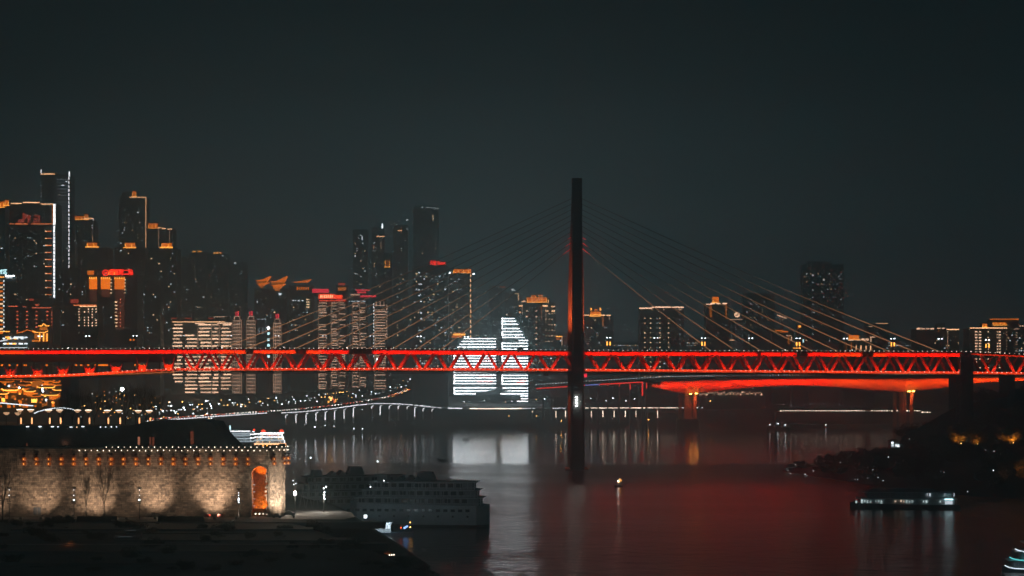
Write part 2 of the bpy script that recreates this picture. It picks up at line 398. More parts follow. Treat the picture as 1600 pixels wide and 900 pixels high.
t = Tower('tower with a small golden box and thin spire on its roof', 122, 168, 388, 2450); t.crown(135.5, 152, 378.5, 385.5, cols=4); t.hline(133.5, 154.5, 386, 1.3, 'gold_bright'); m = MB(); m.tube(P(144.5, 379, 2460), P(144.5, 367, 2460), .5, .3); part('spire', m, 'line_dim', t.root); t.rand(26, 392, 520)
t = Tower('dark tower with a golden roof box between two taller neighbours', 180, 226, 388, 2400); t.crown(195, 211.5, 378.5, 386.5, cols=4); t.hline(193, 213, 387, 1.4, 'gold_bright'); t.rand(24, 392, 530)
t = Tower('high tower outlined by one long warm vertical line on its right edge', 186, 229, 309, 2700, mat='tower_dark'); t.block(190, 215, 300, 310, 'tower_dark'); t.crown(206, 213, 298, 307, cols=3); t.hline(203, 228, 308.3, 1.7); t.vline(228, 308, 392, 1.3, 'line_warm'); t.rand(30, 315, 380)
t = Tower('tower with a sloping golden roofline and two warm hanging lines', 229, 270, 358, 2650); t.crown(231, 247, 348, 357, cols=6); t.hline(247, 252, 356, 1.8); t.hline(253, 259, 357, 1.6); t.hline(262, 269, 358, 1.8); t.vline(248, 358, 388, 1.1, 'line_dim'); t.vline(265, 358, 380, 1.3, 'line_dim'); t.rand(28, 392, 540, 232, 268)
t = Tower('shorter tower with a golden roof box in front of the sloping roofline', 232, 276, 389, 2350); t.crown(252, 269, 379, 386, cols=4); t.hline(250, 270, 387, 1.4, 'gold_bright'); t.rand(44, 392, 540)
t = Tower('faint tower with a pair of tiny golden roof lights, left of its twin', 296, 322, 395, 3300); t.hline(301, 306, 393, 2.2, 'gold_bright'); t.hline(309, 315, 393, 2.2, 'gold_bright'); t.rand(18, 400, 500)
t = Tower('faint tower with one small golden roof strip, right of its twin', 326, 356, 396, 3350); t.hline(334, 347, 395, 2.6, 'gold_bright', seg=3.5); t.rand(22, 400, 500)
t = Tower('very faint tower topped by a single white light left of the golden roofs', 356, 384, 410, 3500); t.box('roof_light', 365, 369, 410, 411.6, 'win_white'); t.rand(26, 420, 520)
t = Tower('hospital tower with three glowing orange panels under a red sign', 135, 214, 431, 2000, name='hospital_tower', cat='hospital')
t.crown(136, 147, 422, 431, 'gold', cols=0, base=False); t.crown(169, 184, 422, 431, 'gold', cols=4, base=False)
for x0, x1 in ((140, 152), (158, 172.5), (179.5, 195)):
    t.box('orange_panel', x0, x1, 434, 452, 'gold'); t.box('lower_panel', x0+1, x1, 453, 472 if x0 < 150 else (464 if x0 < 170 else 515), 'panel_low')
    for i in range(5): x = lerp(x0+.7, x1-.7, i/4); t.box('panel_lamp', x-.5, x+.5, 433, 436, 'gold_bright', off=1.5)
for x in (174, 195.5): t.wins([x], 437, 462, 5.2, 2.4, .9, 'win_warm', 1)
Yh = 2000
lettering('red_sign', '重医附二院', 9.8*Yh/F, 'red_sign', t.root, P(189.5, 426, Yh-2.4), 37*Yh/F)
m = MB(); m.lathe([(3.6, -.3), (3.6, .3)], 16)
me = MB()
for i in range(20):
    a0, a1 = 2*math.pi*i/20, 2*math.pi*(i+1)/20; c = P(165, 426.2, Yh-2.4)
    me.beam(c+Vector((math.cos(a0)*2.9, 0, math.sin(a0)*2.9)), c+Vector((math.cos(a1)*2.9, 0, math.sin(a1)*2.9)), .4, .75)
c = P(165, 426.2, Yh-2.4); me.beam(c+Vector((-1.4, 0, 1.2)), c+Vector((1.2, 0, -1.2)), .4, .7); me.beam(c+Vector((-1.2, 0, -1.2)), c+Vector((1.6, 0, .9)), .4, .7)
part('round_emblem', me, 'red_sign', t.root)
t.wins([182], 472, 514, 5.4, 3.6, 1.6, 'win_warm', .9); t.wins([188.5], 468, 514, 5.2, 1.4, 2.2, 'win_red', 1); t.rand(10, 470, 520, 140, 175)
t = Tower('mid-height block with a red box on the roof and columns of small warm windows', 110, 153, 478, 1950, name='apartment_building', cat='building')
t.block(112, 122, 469, 478); t.box('roof_box', 110, 122.5, 467.5, 473.5, 'logo_red', off=-1); t.hline(115, 151, 477, 1.4, 'line_orange'); t.hline(125, 151, 478.6, 1.2, 'line_warm')
t.wins([124, 132.5, 138.5, 144.5, 150.5], 483, 509, 4.3, 1.5, 1.7, 'bar_warm', .85)
t = Tower('low wide block at the left with columns of small red windows', 5, 82, 480, 1850, name='apartment_building', cat='building')
t.hline(6, 28, 478.6, 1.1, 'win_red'); t.hline(36, 42, 479.3, 1.2, 'win_red'); t.hline(50, 80, 481, 1.3, 'win_red'); t.box('roof_box', 56, 61, 475, 478, 'win_red'); t.block(44, 54, 467, 480); t.box('roof_box', 45, 52, 466.6, 470, 'logo_red', off=-1)
t.wins([27.5, 42.5, 57.5, 74.5], 487, 518, 6, 2.6, 1.7, 'win_red', .95); t.wins([81.5], 488, 516, 5, .8, 2, 'win_red', .8)
t = Tower('slim tower at the left frame edge banded with gold windows below a pale sign', -22, 6.5, 432, 1800); t.hline(-14, 7, 433, 1.5, 'gold_bright')
for i in range(13): t.box('gold_window', -12, 5, 441+6.5*i, 443.6+6.5*i, 'win_warm' if i % 2 else 'gold'); t.box('edge_lamp', 5.8, 7.2, 438+6.5*i, 440+6.5*i, 'win_white')
lettering('pale_sign', '时区', 8*1800/F, 'teal_sign', t.root, P(4, 425, 1797), 14*1800/F)
lettering('white_sign', 'Leeo', 5.2*1800/F, 'lamp_white', t.root, P(15.5, 430.8, 1796), 14*1800/F); t.hline(9, 19.5, 434.2, 1, 'win_white')
m = MB(); m.box(X(-22, 1800), X(24, 1800), 1802, 1806, Z(440, 1800), Z(429, 1800)); part('sign_frame', m, 'tower_dark', t.root)
t = Tower('dark slab tower between the white edged tower and the hospital', 88, 120, 420, 2150); t.rand(22, 430, 520)
t = Tower('plain dark tower right of the hospital sign', 214, 250, 440, 2100); t.rand(24, 446, 540)
t = Tower('wide dim tower behind the sloping roofline, scattered white windows', 268, 300, 402, 2900); t.rand(30, 410, 520)
# --- warm apartment block and ornamental towers
t = Tower('broad apartment block covered in warm lit balcony bars, left of the cables', 268, 364, 503, 2150, name='apartment_building', cat='building', ybase=616)
t.hline(247+22, 352, 503, 1.3, 'line_warm'); t.hline(305, 320, 505.5, 1.2, 'bar_warm'); t.hline(340, 363, 505, 1.1, 'bar_warm')
for x0 in (268, 290, 326): t.hline(x0, x0+R.uniform(6, 11), 497.5, 1.6, 'logo_red')
t.hline(335, 352, 495, 1.1, 'line_dim'); t.block(268, 300, 496, 503); t.block(324, 356, 494, 503)
for gi, (x0, x1) in enumerate(((270, 285.5), (289.5, 308.5), (310.5, 330), (332, 341.5), (345.5, 361.5))):
    y = 507.5; i = 0
    while y < 617:
        if not (y > 598 and gi == 0 or y > 612 and gi == 4 or (gi == 1 and y < 524 and y > 503)):
            xa, xb = x0, x1
            s_ = R.random()
            if s_ < .25: xb -= R.uniform(1, 5)
            elif s_ < .5: xa += R.uniform(1, 4)
            t.box('balcony_light', xa, xb, y-1.0, y+.9, 'bar_warm')
            if R.random() < .5: t.box('balcony_glow', xa+1, xa+1+R.uniform(3, 6), y+1.2, y+2.4, 'line_dim')
        y += 5.55
for x in (309.4, 331, 343): t.vline(x, 507, 560, .5, 'line_dim')
def ornate(label, x0, x1, ytop, Y):
    t = Tower(label, x0, x1, ytop+8, Y, name='ornamental_tower', cat='tower', ybase=616, group='ornamental towers outlined with a fine grid of lights')
    xm = (x0+x1)/2; w_ = (x1-x0)
    t.block(x0+w_*.2, x1-w_*.2, ytop+2, ytop+8); t.block(x0+w_*.36, x1-w_*.36, ytop-3, ytop+2)
    t.vline(x0+w_*.2, ytop+3, ytop+8, .5, 'bar_pink'); t.vline(x1-w_*.2, ytop+3, ytop+8, .5, 'bar_pink'); t.hline(x0+w_*.2, x1-w_*.2, ytop+2.6, .6, 'bar_pink')
    t.box('roof_crest', xm-2.6, xm-.5, ytop-5, ytop+1.5, 'crimson'); t.box('roof_crest', xm+.5, xm+2.6, ytop-6, ytop+1.5, 'crimson')
    cols = 5
    for i in range(cols):
        x = lerp(x0+.5, x1-.5, i/(cols-1)); t.vline(x, ytop+8, 615, .55, 'line_dim')
    y = ytop+9
    while y < 614:
        for i in range(cols-1):
            a = lerp(x0+.5, x1-.5, i/(cols-1)); c = lerp(x0+.5, x1-.5, (i+1)/(cols-1))
            t.box('balcony_light', a+.9, c-.5, y, y+.8, 'bar_pink')
        y += 5.3
ornate('ornamental tower with red crest, leftmost of the three, against the warm balconies', 363.5, 378, 492, 2120)
ornate('ornamental tower with red crest, middle one of the three', 385, 399.5, 492, 2120)
ornate('ornamental tower with red crest standing apart, rightmost of the three', 427, 440, 496, 2120)
t = Tower('plain dark block behind the ornamental towers with a thin lit outline', 399, 428, 498, 2300, name='apartment_building', cat='building'); t.hline(401, 416, 498.7, .7, 'win_dim'); t.vline(415.5, 499, 522, .5, 'win_dim'); t.vline(405, 512, 522, .5, 'win_dim'); t.vline(411, 512, 522, .5, 'win_dim')
b_ = thing('sign_mast', 'mast with a white disc above a column of pale blue lit squares', 'sign', P(419.5, 600, 2090))
m = MB(); m.tube(P(419.5, 606, 2092), P(419.5, 508, 2092), .8, .6); part('pole', m, 'steel_dark', b_)
piece('sign_disc', b_, 'lamp_white', P(419.5, 512.5, 2090), (3.4, .5, 3.4), 'ball')
for y in (521, 531, 539.5, 557, 566): piece('sign_square', b_, 'teal_sign', P(419.5, y, 2090), (2.6, .5, 2.6))
# --- temple roofs
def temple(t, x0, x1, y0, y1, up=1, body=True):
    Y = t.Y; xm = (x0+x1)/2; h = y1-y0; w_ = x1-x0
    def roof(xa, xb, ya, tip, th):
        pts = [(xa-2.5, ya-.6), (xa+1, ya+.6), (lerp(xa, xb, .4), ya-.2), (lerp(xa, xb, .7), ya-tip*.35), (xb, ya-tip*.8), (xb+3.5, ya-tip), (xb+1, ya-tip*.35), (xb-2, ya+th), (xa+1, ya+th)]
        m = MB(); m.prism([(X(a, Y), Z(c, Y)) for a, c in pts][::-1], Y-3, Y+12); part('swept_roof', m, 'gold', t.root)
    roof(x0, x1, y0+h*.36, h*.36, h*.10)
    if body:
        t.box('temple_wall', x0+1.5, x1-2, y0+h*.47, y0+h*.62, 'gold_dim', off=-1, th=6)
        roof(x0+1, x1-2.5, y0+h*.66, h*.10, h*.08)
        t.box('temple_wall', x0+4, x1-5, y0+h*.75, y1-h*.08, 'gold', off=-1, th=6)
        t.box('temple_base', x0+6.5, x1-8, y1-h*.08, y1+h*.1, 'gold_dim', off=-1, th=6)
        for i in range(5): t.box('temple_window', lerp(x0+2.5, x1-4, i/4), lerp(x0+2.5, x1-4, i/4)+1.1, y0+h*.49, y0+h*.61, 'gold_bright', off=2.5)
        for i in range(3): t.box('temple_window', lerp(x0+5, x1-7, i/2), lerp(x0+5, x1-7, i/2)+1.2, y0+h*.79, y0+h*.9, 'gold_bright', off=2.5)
t = Tower('dark tower carrying two golden temple pavilions with upswept roofs', 398, 448, 452, 2500); temple(t, 401, 419, 431.5, 448.5); temple(t, 423.5, 445, 431.5, 452.5); t.rand(24, 458, 540); t.box('lit_window', 435.5, 440, 458, 461, 'win_white')
t = Tower('dark tower with a single flatter golden temple roof', 452, 488, 447, 2550); temple(t, 458, 482, 436, 447, body=False)
for i in range(6): t.box('roof_lamp', 464+i*3.4, 465.8+i*3.4, 448.5, 453, 'gold')
t.wins([458, 462, 467, 473], 469.5, 472, 5, 2, 1.4, 'win_white'); t.wins([480, 482.5], 468, 480, 4, 2, 1.6, 'win_warm'); t.rand(30, 475, 540)
# --- apartments with red crowns
def flats(label, cols, y0, y1, Y, st=4.7, mat='bar_pink', p=.9):
    x0 = cols[0][0]-1.5; x1 = cols[-1][1]+1.5
    t = Tower(label, x0, x1, y0-4, Y, name='apartment_tower', cat='tower', ybase=612)
    for a, c in cols:
        y = y0
        while y < y1:
            if R.random() < p:
                t.box('balcony_light', a+R.uniform(0, 1.5), c-R.uniform(0, 2.5), y, y+.9, mat)
                if R.random() < .5: t.vline(R.choice((a+1, c-1)), y, y+2.6, .8, mat, name='balcony_light')
            y += st*.62 if R.random() < .35 else st
        t.vline(a-.4, y0, y1, .4, 'line_dim')
    return t
t = flats('apartment tower with a scarlet sign band across its roof, first of the lit group', [(498, 511), (518, 528), (530, 540)], 473, 608, 2200)
t.box('roof_band', 488, 514, 451.5, 457.5, 'crimson', off=1.5); t.box('roof_band', 498, 523, 459.5, 467, 'red_orange', off=1.5); t.hline(499, 541, 470, 1.2, 'red_orange')
for i in range(7): t.box('sign_stroke', 501+i*3, 502.4+i*3, 461, 465.6, 'line_warm', off=2.1)
t.block(500, 539, 460, 470, back=4); t.block(490, 512, 452, 462, back=8); t.box('roof_band', 523, 535, 461, 467, 'red_orange'); t.box('roof_band', 526, 540, 467.5, 469, 'crimson')
t = flats('apartment tower with crimson roofline lights, second of the lit group', [(551, 560.5), (562.5, 572)], 473, 606, 2230)
t.hline(541, 573, 470.7, 1.2, 'ferry_line', seg=8); t.block(552, 571, 460, 470, back=4); t.box('roof_band', 556, 578, 452.5, 454.5, 'crimson', off=1.2); t.box('roof_band', 548, 562, 459.5, 461.5, 'bar_pink', off=1.2); t.box('roof_band', 563, 588, 461.5, 464.5, 'crimson', off=1.2); t.box('roof_band', 558, 572, 455.5, 458.3, 'crimson', off=1.2)
t = flats('apartment tower without crown, right end of the lit group', [(586, 603.5)], 477, 610, 2180, 4.3); t.vline(584, 474, 560, 1, 'win_white', seg=5, duty=.5); t.vline(604.5, 476, 530, .8, 'bar_pink', seg=4.6)
for x in (588, 594, 600): t.vline(x, 471, 477, .6, 'bar_pink')
t.box('street_glow', 588.5, 590.4, 560, 572, 'lamp_white')
t = Tower('small tower with a red lattice box on its roof behind the scarlet sign', 526, 543, 447, 2500); t.box('roof_box', 528.5, 539, 442, 446, 'logo_red', off=-1); t.box('roof_box', 528, 541, 449, 454, 'gold_dim'); t.block(529, 539, 441.5, 447)
# --- middle dark towers
t = Tower('dark twin tower with scattered white windows, left of the golden window', 552, 574, 359, 2850, mat='tower_dark'); t.rand(34, 362, 455); t.vline(566, 369, 375, 1.6, 'win_white')
t = Tower('dark tower with a bright white roof light above a warm strip', 581, 600, 356, 2850, mat='tower_dark'); t.box('roof_light', 596.5, 598.5, 349.5, 357, 'lamp_white'); t.hline(588, 601, 369.5, 1.4, 'line_warm'); t.vline(583.5, 384, 389.5, 1.4, 'line_dim'); t.vline(595.3, 377, 389, 1, 'line_dim'); t.rand(16, 362, 455)
t = Tower('tower with one small bright golden window box', 600, 612, 396, 2600, mat='tower_dark'); t.crown(601.3, 609, 402, 417, cols=3, eave=False); t.rand(10, 420, 540)
t = Tower('dark tower with an orange cross of light near its top', 615, 637, 352, 2900, mat='tower_dark'); t.hline(621, 628, 360.3, 1.4, 'line_warm'); t.vline(627, 355, 365.5, 1.6, 'gold_dim'); t.box('lit_window', 634.5, 638, 342.8, 344.2, 'win_white'); t.box('roof_light', 635, 637, 355.5, 359, 'win_dim'); t.rand(30, 365, 540)
t = Tower('tallest dark tower in the middle with a row of tiny roof lights', 646, 685, 322, 3000, mat='tower_dark')
for i, x in enumerate((660, 667, 671, 674, 678, 681, 684)): t.box('roof_light', x-.8, x+.8, 323.2+i*.3, 324.5+i*.3, 'win_white')
t.vline(676.6, 336, 345, 1.5, 'win_warm'); t.rand(36, 345, 470)
t = Tower('wide tower under a red Chinese roof sign with many small white windows', 645, 700, 417, 2400)
lettering('red_sign', '天悦 Shoux', 7.6*2400/F, 'red_sign', t.root, P(684, 411, 2398), 24.5*2400/F)
m = MB(); m.box(X(673, 2400), X(697, 2400), 2401, 2404, Z(418, 2400), Z(408, 2400)); part('sign_frame', m, 'tower_dark', t.root)
t.rand(150, 424, 542, 646, 699, ('win_dim', 'win_dim', 'win_white', 'win_dim', 'win_warm')); t.wins([655, 658], 426, 542, 9, 2.4, 1.2, 'win_white', .5); t.rand(40, 560, 576, 646, 699)
t = Tower('tower with a golden colonnade crown and a dashed warm right edge', 701, 737, 428, 2620); t.crown(708, 736.5, 420, 427, cols=8); t.vline(735.3, 428, 540, 1.2, 'line_warm', seg=7.5, duty=.55); t.hline(696.5, 704, 426.5, 2.2, 'lamp_white'); t.box('roof_light', 738, 741.5, 427, 429, 'lamp_white'); t.rand(42, 434, 540, 702, 722); t.vline(697.5, 419, 427, .5, 'line_dim')
t = Tower('very faint tower between the golden colonnade and the white striped building', 764, 784, 448, 3200, mat='tower_dark'); t.hline(781, 791, 448.3, 1.2, 'line_orange'); t.vline(765, 450, 540, .6, 'win_dim', seg=9, duty=.4)
t = Tower('faint tower with two white roof lights left of the stepped golden crown', 790, 812, 458, 2900, mat='tower_dark'); t.box('roof_light', 799, 804, 451, 454.5, 'win_white'); t.box('roof_light', 804.5, 811.5, 458, 459.8, 'win_warm'); t.vline(810, 460, 470, 1, 'line_warm'); t.rand(14, 464, 530)
t = Tower('tower with a stepped golden crown of columns right of the white stripes', 811, 868, 474, 2620)
t.block(818, 860, 466, 474); t.crown(823, 855, 464, 472, cols=9); t.crown(830, 838, 461, 465, cols=3, base=False); t.crown(841, 848, 460, 465, cols=3, base=False)
for a, c, y in ((811, 817, 478), (815, 821, 471), (848, 856, 478), (852, 857, 486), (861, 867, 479), (862, 867, 486), (811, 814, 488)): t.hline(a, c, y, 1.8, 'line_warm')
t.vline(816, 473, 492, .9, 'line_dim'); t.vline(853, 480, 505, 1.2, 'line_dim'); t.vline(846, 478, 500, .8, 'gold_dim'); t.vline(857, 468, 474, .6, 'line_warm')
t.wins([823, 838], 486, 545, 8.7, 2.6, 1.2, 'bar_warm', .95); t.wins([853, 858, 862.5, 867], 490, 540, 8.7, 1.2, 1.3, 'bar_warm', .95); t.wins([811.5, 815], 494, 540, 6, 1.5, .8, 'win_dim', .8); t.rand(16, 560, 576)
t = Tower('low block with a small golden roof frame beside the pylon', 866, 886, 528, 2300, name='apartment_building', cat='building'); t.box('roof_frame', 868.5, 878.5, 525, 526.5, 'gold_bright'); t.vline(878, 526, 540, 1.4, 'line_dim'); t.box('roof_frame', 869, 876, 529, 530.5, 'gold'); t.rand(6, 532, 545)
t = Tower('low block with a flat orange lit canopy above the striped building', 702, 732, 524, 2600, name='apartment_building', cat='building', ybase=612); t.box('canopy_light', 708, 727, 521.5, 524, 'gold_bright', th=4); t.box('canopy_light', 706, 722, 525, 527.5, 'gold', th=4); t.box('canopy_light', 712, 726, 519.6, 521, 'gold_dim'); t.rand(8, 530, 560, 702, 710)
# --- white striped building
t = Tower('left block of the white LED striped building with a sloping roof', 709, 775, 529, 2480, name='striped_building', cat='building', depth=30, ybase=618, mat='tower_dark', slabs=False)
ys = [(529, 725, 775), (533.5, 721, 775), (538, 718, 775), (542.4, 714.5, 775), (547, 710, 775), (551.5, 710, 775), (556, 710, 775), (560, 710, 775), (564.2, 710, 775), (568.5, 710, 775), (573, 710, 775), (577.5, 710, 775), (582, 710, 775), (586.2, 710, 775), (590.5, 710, 775), (595, 710, 775), (599.3, 710, 775), (606, 710, 775), (610.7, 710, 775)]
for y, a, c in ys: t.box('light_bar', a, c, y-.5, y+.5, 'led_white', th=1)
t.box('light_bar', 710, 743, 614.4, 615.9, 'led_white', th=1)
for a, c in ((586.2, 599.3), (606, 615), (555, 582)): t.vline(709.8, a-1, c+1, 1.4, 'led_white', name='edge_light')
for x0, x1, y in ((749, 770, 564.2), (748, 770, 586.9), (745, 770, 595.6), (752, 772, 560)): t.box('orange_bar', x0, x1, y+.2, y+1.2, 'red_orange', off=2, th=.3)
t = Tower('right block of the white LED striped building, taller with a slanted top', 784, 826, 497, 2480, name='striped_building', cat='building', depth=30, ybase=622, mat='tower_dark', slabs=False)
ys = [(497.7, 785, 803.5), (502, 785, 806.5), (506.5, 785, 810), (513.3, 785, 812), (518, 785, 815), (523, 785, 817.5), (527.3, 785, 820), (532, 811, 825), (536.3, 785, 825), (541, 785, 825), (545.5, 785, 825), (550, 785, 825), (555, 785, 825), (559.5, 785, 825), (564, 785, 825), (568.5, 785, 825), (573, 785, 825), (577.5, 785, 825), (582, 785, 825), (586.5, 785, 825), (591, 785, 825), (595.5, 785, 825), (600, 785, 825), (606.3, 785, 825), (610.7, 782, 825), (615.3, 782, 825), (618.7, 813, 825), (623, 814, 825), (627, 808, 825)]
for y, a, c in ys: t.box('light_bar', a, c, y-.5, y+.5, 'led_white', th=1)
for a, c in ((497.7, 513.3), (518, 524), (536, 564), (586.5, 600)): t.vline(784.8, a-1, c+1, 1.4, 'led_white', name='edge_light')
for x0, x1, y in ((807, 820, 597.6), (812, 822, 594)): t.box('orange_bar', x0, x1, y, y+1, 'red_orange', off=2, th=.3)
t = Tower('dim grey link block between the two white striped blocks', 769, 784, 500, 2530, name='link_block', cat='building', ybase=618); t.wins([778, 782], 502, 610, 4.4, 2.2, .7, 'win_dim', .8); t.wins([772, 775], 502, 524, 4.4, 2.2, .7, 'win_dim', .8)
# --- right of the pylon
t = Tower('tower with a small golden castle crown just right of the pylon', 912, 958, 494, 2500); t.crown(922.5, 939, 486, 492, cols=5); t.box('crown_pinnacle', 922.5, 925, 481, 486, 'gold_bright', off=-1); t.box('crown_pinnacle', 937, 939.2, 481, 486, 'gold_bright', off=-1); t.box('crown_pinnacle', 929, 933, 483, 486, 'gold', off=-1); t.hline(912, 921, 492.6, 1.4); t.hline(921, 939, 494, 1.4, 'gold_bright'); t.hline(939, 956, 492.6, 1.5, seg=6); t.vline(942, 494, 510, 1.8, 'gold_dim'); t.vline(952, 494, 500, 1.1, 'line_dim'); t.rand(12, 500, 545)
t = Tower('flat roofed tower with a full width warm roof line and dotted window columns', 1000, 1068, 481, 2350)
t.hline(999, 1018.5, 481.5, 1.7, 'bar_warm'); t.hline(1019, 1068, 480, 1.6, 'bar_warm'); t.vline(1018.5, 479.5, 485, 1.3, 'line_dim'); t.vline(1037, 482, 485, 1.6, 'line_dim'); t.vline(1062, 482, 485, 2, 'line_dim'); t.hline(1060, 1066, 483, 1.4, 'line_dim')
for x, m_ in ((1007.5, 'win_warm'), (1016.5, 'win_warm'), (1026.5, 'win_dim'), (1031, 'win_warm'), (1044.6, 'win_warm'), (1062.3, 'win_dim')): t.wins([x], 497.5 if x != 1062.3 else 492, 590, 7.55, 1.5, 1.5, m_, .96)
t.rand(14, 486, 590)
t = Tower('tower with a bright golden cube on top and two orange hanging glows', 1103, 1139, 476, 2450); t.crown(1113, 1123.5, 463, 472.5, cols=2, eave=False); t.hline(1103, 1112, 475.5, 1.4, 'bar_warm'); t.hline(1110, 1138, 474.3, 2, 'bar_warm', seg=9); t.vline(1110.5, 477, 496, 3.6, 'gold_dim'); t.vline(1134.5, 473, 498, 2, 'gold_dim'); t.rand(8, 500, 545)
t = Tower('slim bank tower with a round ring logo above fine dotted columns', 1141, 1161, 500, 2500)
c = P(1151.5, 491.8, 2497); me = MB()
for i in range(20):
    a0, a1 = 2*math.pi*i/20, 2*math.pi*(i+1)/20
    me.beam(c+Vector((math.cos(a0)*2.8, 0, math.sin(a0)*2.8)), c+Vector((math.cos(a1)*2.8, 0, math.sin(a1)*2.8)), .5, 1.2)
me.beam(c+Vector((0, 0, 2.4)), c+Vector((0, 0, -2.4)), .5, .9)
part('ring_logo', me, 'bar_warm', t.root); m = MB(); m.box(X(1150, 2500), X(1153, 2500), 2500, 2503, Z(501, 2500), Z(490, 2500)); part('logo_post', m, 'tower_dark', t.root)
t.hline(1140, 1160, 499.2, 1, 'line_dim'); t.wins([1143, 1149.5, 1154.5, 1159.5], 506, 545, 2.9, .8, 1, 'win_dim', .95); t.hline(1140, 1148, 531.5, 1.2, 'line_warm', seg=4)
t = Tower('dark tower right of the ring logo with a few white windows', 1162, 1210, 459, 2900, mat='tower_dark'); t.rand(46, 466, 540); t.wins([1173.5], 468, 486, 7, 1.4, 1.4, 'win_white', .9)
t = Tower('tall very dark tower on the right with sparse white windows', 1255, 1318, 414, 2900, mat='tower_dark'); t.block(1262, 1300, 408, 414, 'tower_dark'); t.rand(40, 424, 465); t.wins([1270], 430, 540, 11.5, 1.5, 1.4, 'win_white', .8); t.rand(26, 465, 540); t.box('lit_window', 1268.7, 1271.2, 429, 431.5, 'win_white'); t.box('lit_window', 1285.5, 1288.5, 436.5, 438.5, 'win_white')
t = Tower('low tower with stepped golden boxes on its roof', 1208, 1240, 519, 2500); t.crown(1212, 1222.5, 515, 518.5, cols=3); t.hline(1222, 1231, 518.3, 1.8, 'gold'); t.hline(1229, 1236, 524.5, 1.4, 'bar_warm'); t.vline(1232, 524, 538, 2.4, 'gold_dim'); t.vline(1236.5, 526, 532, 1.1, 'bar_warm')
t = Tower('short tower with a little lit frame above a white window strip', 1238, 1262, 544, 2450, name='apartment_building', cat='building'); t.hline(1239, 1252, 544, 1.8, 'gold_bright', seg=4); t.block(1246, 1251, 508, 545, 'tower_dark'); t.box('roof_frame', 1247, 1251.5, 508.5, 511.5, 'gold_bright', off=-1); t.vline(1247, 509, 514, .7, 'gold'); t.vline(1255, 530, 535, 1.6, 'teal_sign')
b_ = thing('tower_crane', 'small lit tower crane jib above the golden boxes', 'crane', P(1222, 545, 2700))
m = MB(); m.tube(P(1222, 545, 2700), P(1222, 492, 2700), .8); m.beam(P(1213, 492.5, 2700), P(1229, 498, 2700), .8, .8); m.tube(P(1222, 489, 2700), P(1213, 492.5, 2700), .3); part('crane_frame', m, 'steel_dark', b_)
m = MB(); m.beam(P(1214, 492.2, 2698), P(1229, 497.2, 2698), .5, 1.1); part('jib_light', m, 'bar_warm', b_); m = MB(); m.beam(P(1217, 500, 2698), P(1222, 495, 2698), .4, .6); m.beam(P(1221, 502, 2698), P(1225, 498, 2698), .4, .6); part('stay_light', m, 'line_dim', b_)
t = Tower('low tower with a golden roof box and a row of bright hanging strips', 1318, 1366, 532, 2450); t.crown(1326, 1342.5, 523, 530.5, 'gold', cols=5); t.hline(1325, 1360, 531.5, 1.2, 'bar_warm', seg=9); t.hline(1345, 1359, 530, 2, 'bar_warm', seg=6); t.hline(1359, 1367, 526.7, 1.2, 'bar_warm')
for x in (1321.5, 1330, 1337.5, 1345, 1353, 1360): t.vline(x, 540 if x > 1335 else 535, 547, 1.4, 'line_warm' if x > 1335 else 'gold_dim')
t.vline(1360.5, 527, 534, 1, 'bar_warm')
t = Tower('dark tower with one short warm line at its roof corner', 1356, 1390, 506, 2700, mat='tower_dark'); t.hline(1369, 1387, 505.3, 1, 'line_warm'); t.hline(1358, 1363, 510, 1, 'bar_warm'); t.rand(8, 512, 545)
t = Tower('wide tower with an unlit roof box over a broken warm roof line', 1432, 1498, 515, 2500); t.block(1467, 1477, 505, 515, 'tower_concrete'); t.hline(1432, 1461, 513.6, 2.3, 'bar_warm', seg=7); t.hline(1464, 1478, 513, 1.4, 'bar_warm', seg=5); t.hline(1479, 1498, 514.8, 1.6, 'line_warm'); t.vline(1466.5, 513, 519, 1.2, 'gold_dim'); t.vline(1480.5, 516, 545, .4, 'line_dim'); t.rand(10, 520, 545)
t = Tower('rightmost block with bright window columns under two golden roof crowns', 1515, 1573, 514, 2350, name='apartment_building', cat='building')
t.hline(1515, 1573, 512.6, 1.4, 'line_warm'); t.crown(1535, 1543, 505, 511, cols=4); t.block(1550, 1592, 498, 513); t.crown(1551, 1573, 503, 507, cols=8, eave=False, base=False); t.hline(1546, 1592, 498.8, 1.8, 'gold', seg=3); t.hline(1551, 1574, 508, 1, 'gold_bright')
t.wins([1525, 1531], 518.5, 550, 4.5, 3.6, 1.5, 'bar_warm', .98); t.wins([1544, 1558.3], 518.5, 550, 4.5, 1.8, 1.4, 'bar_warm', .95); t.wins([1561.7], 518.5, 550, 4.5, 2.8, 1.5, 'bar_warm', .98); t.wins([1572.5], 519, 550, 4.5, .9, 1.5, 'line_dim', .95)
t.wins([1525, 1531, 1544, 1558.3, 1561.7], 561, 578, 4.5, 2.2, 1.4, 'bar_warm', .85)
t = Tower('block at the right frame edge with a lit parapet line', 1574, 1640, 512, 2400, name='apartment_building', cat='building'); t.hline(1574, 1592, 507.6, 1.2, 'gold'); t.vline(1590.5, 499, 508, .8, 'gold'); t.hline(1593, 1606, 509.5, 1, 'bar_warm', seg=3); t.wins([1588], 520, 550, 3.6, 3, .9, 'line_dim', .8); t.rand(14, 520, 550, 1576, 1600); t.hline(1584, 1592, 514, 1.1, 'line_dim')
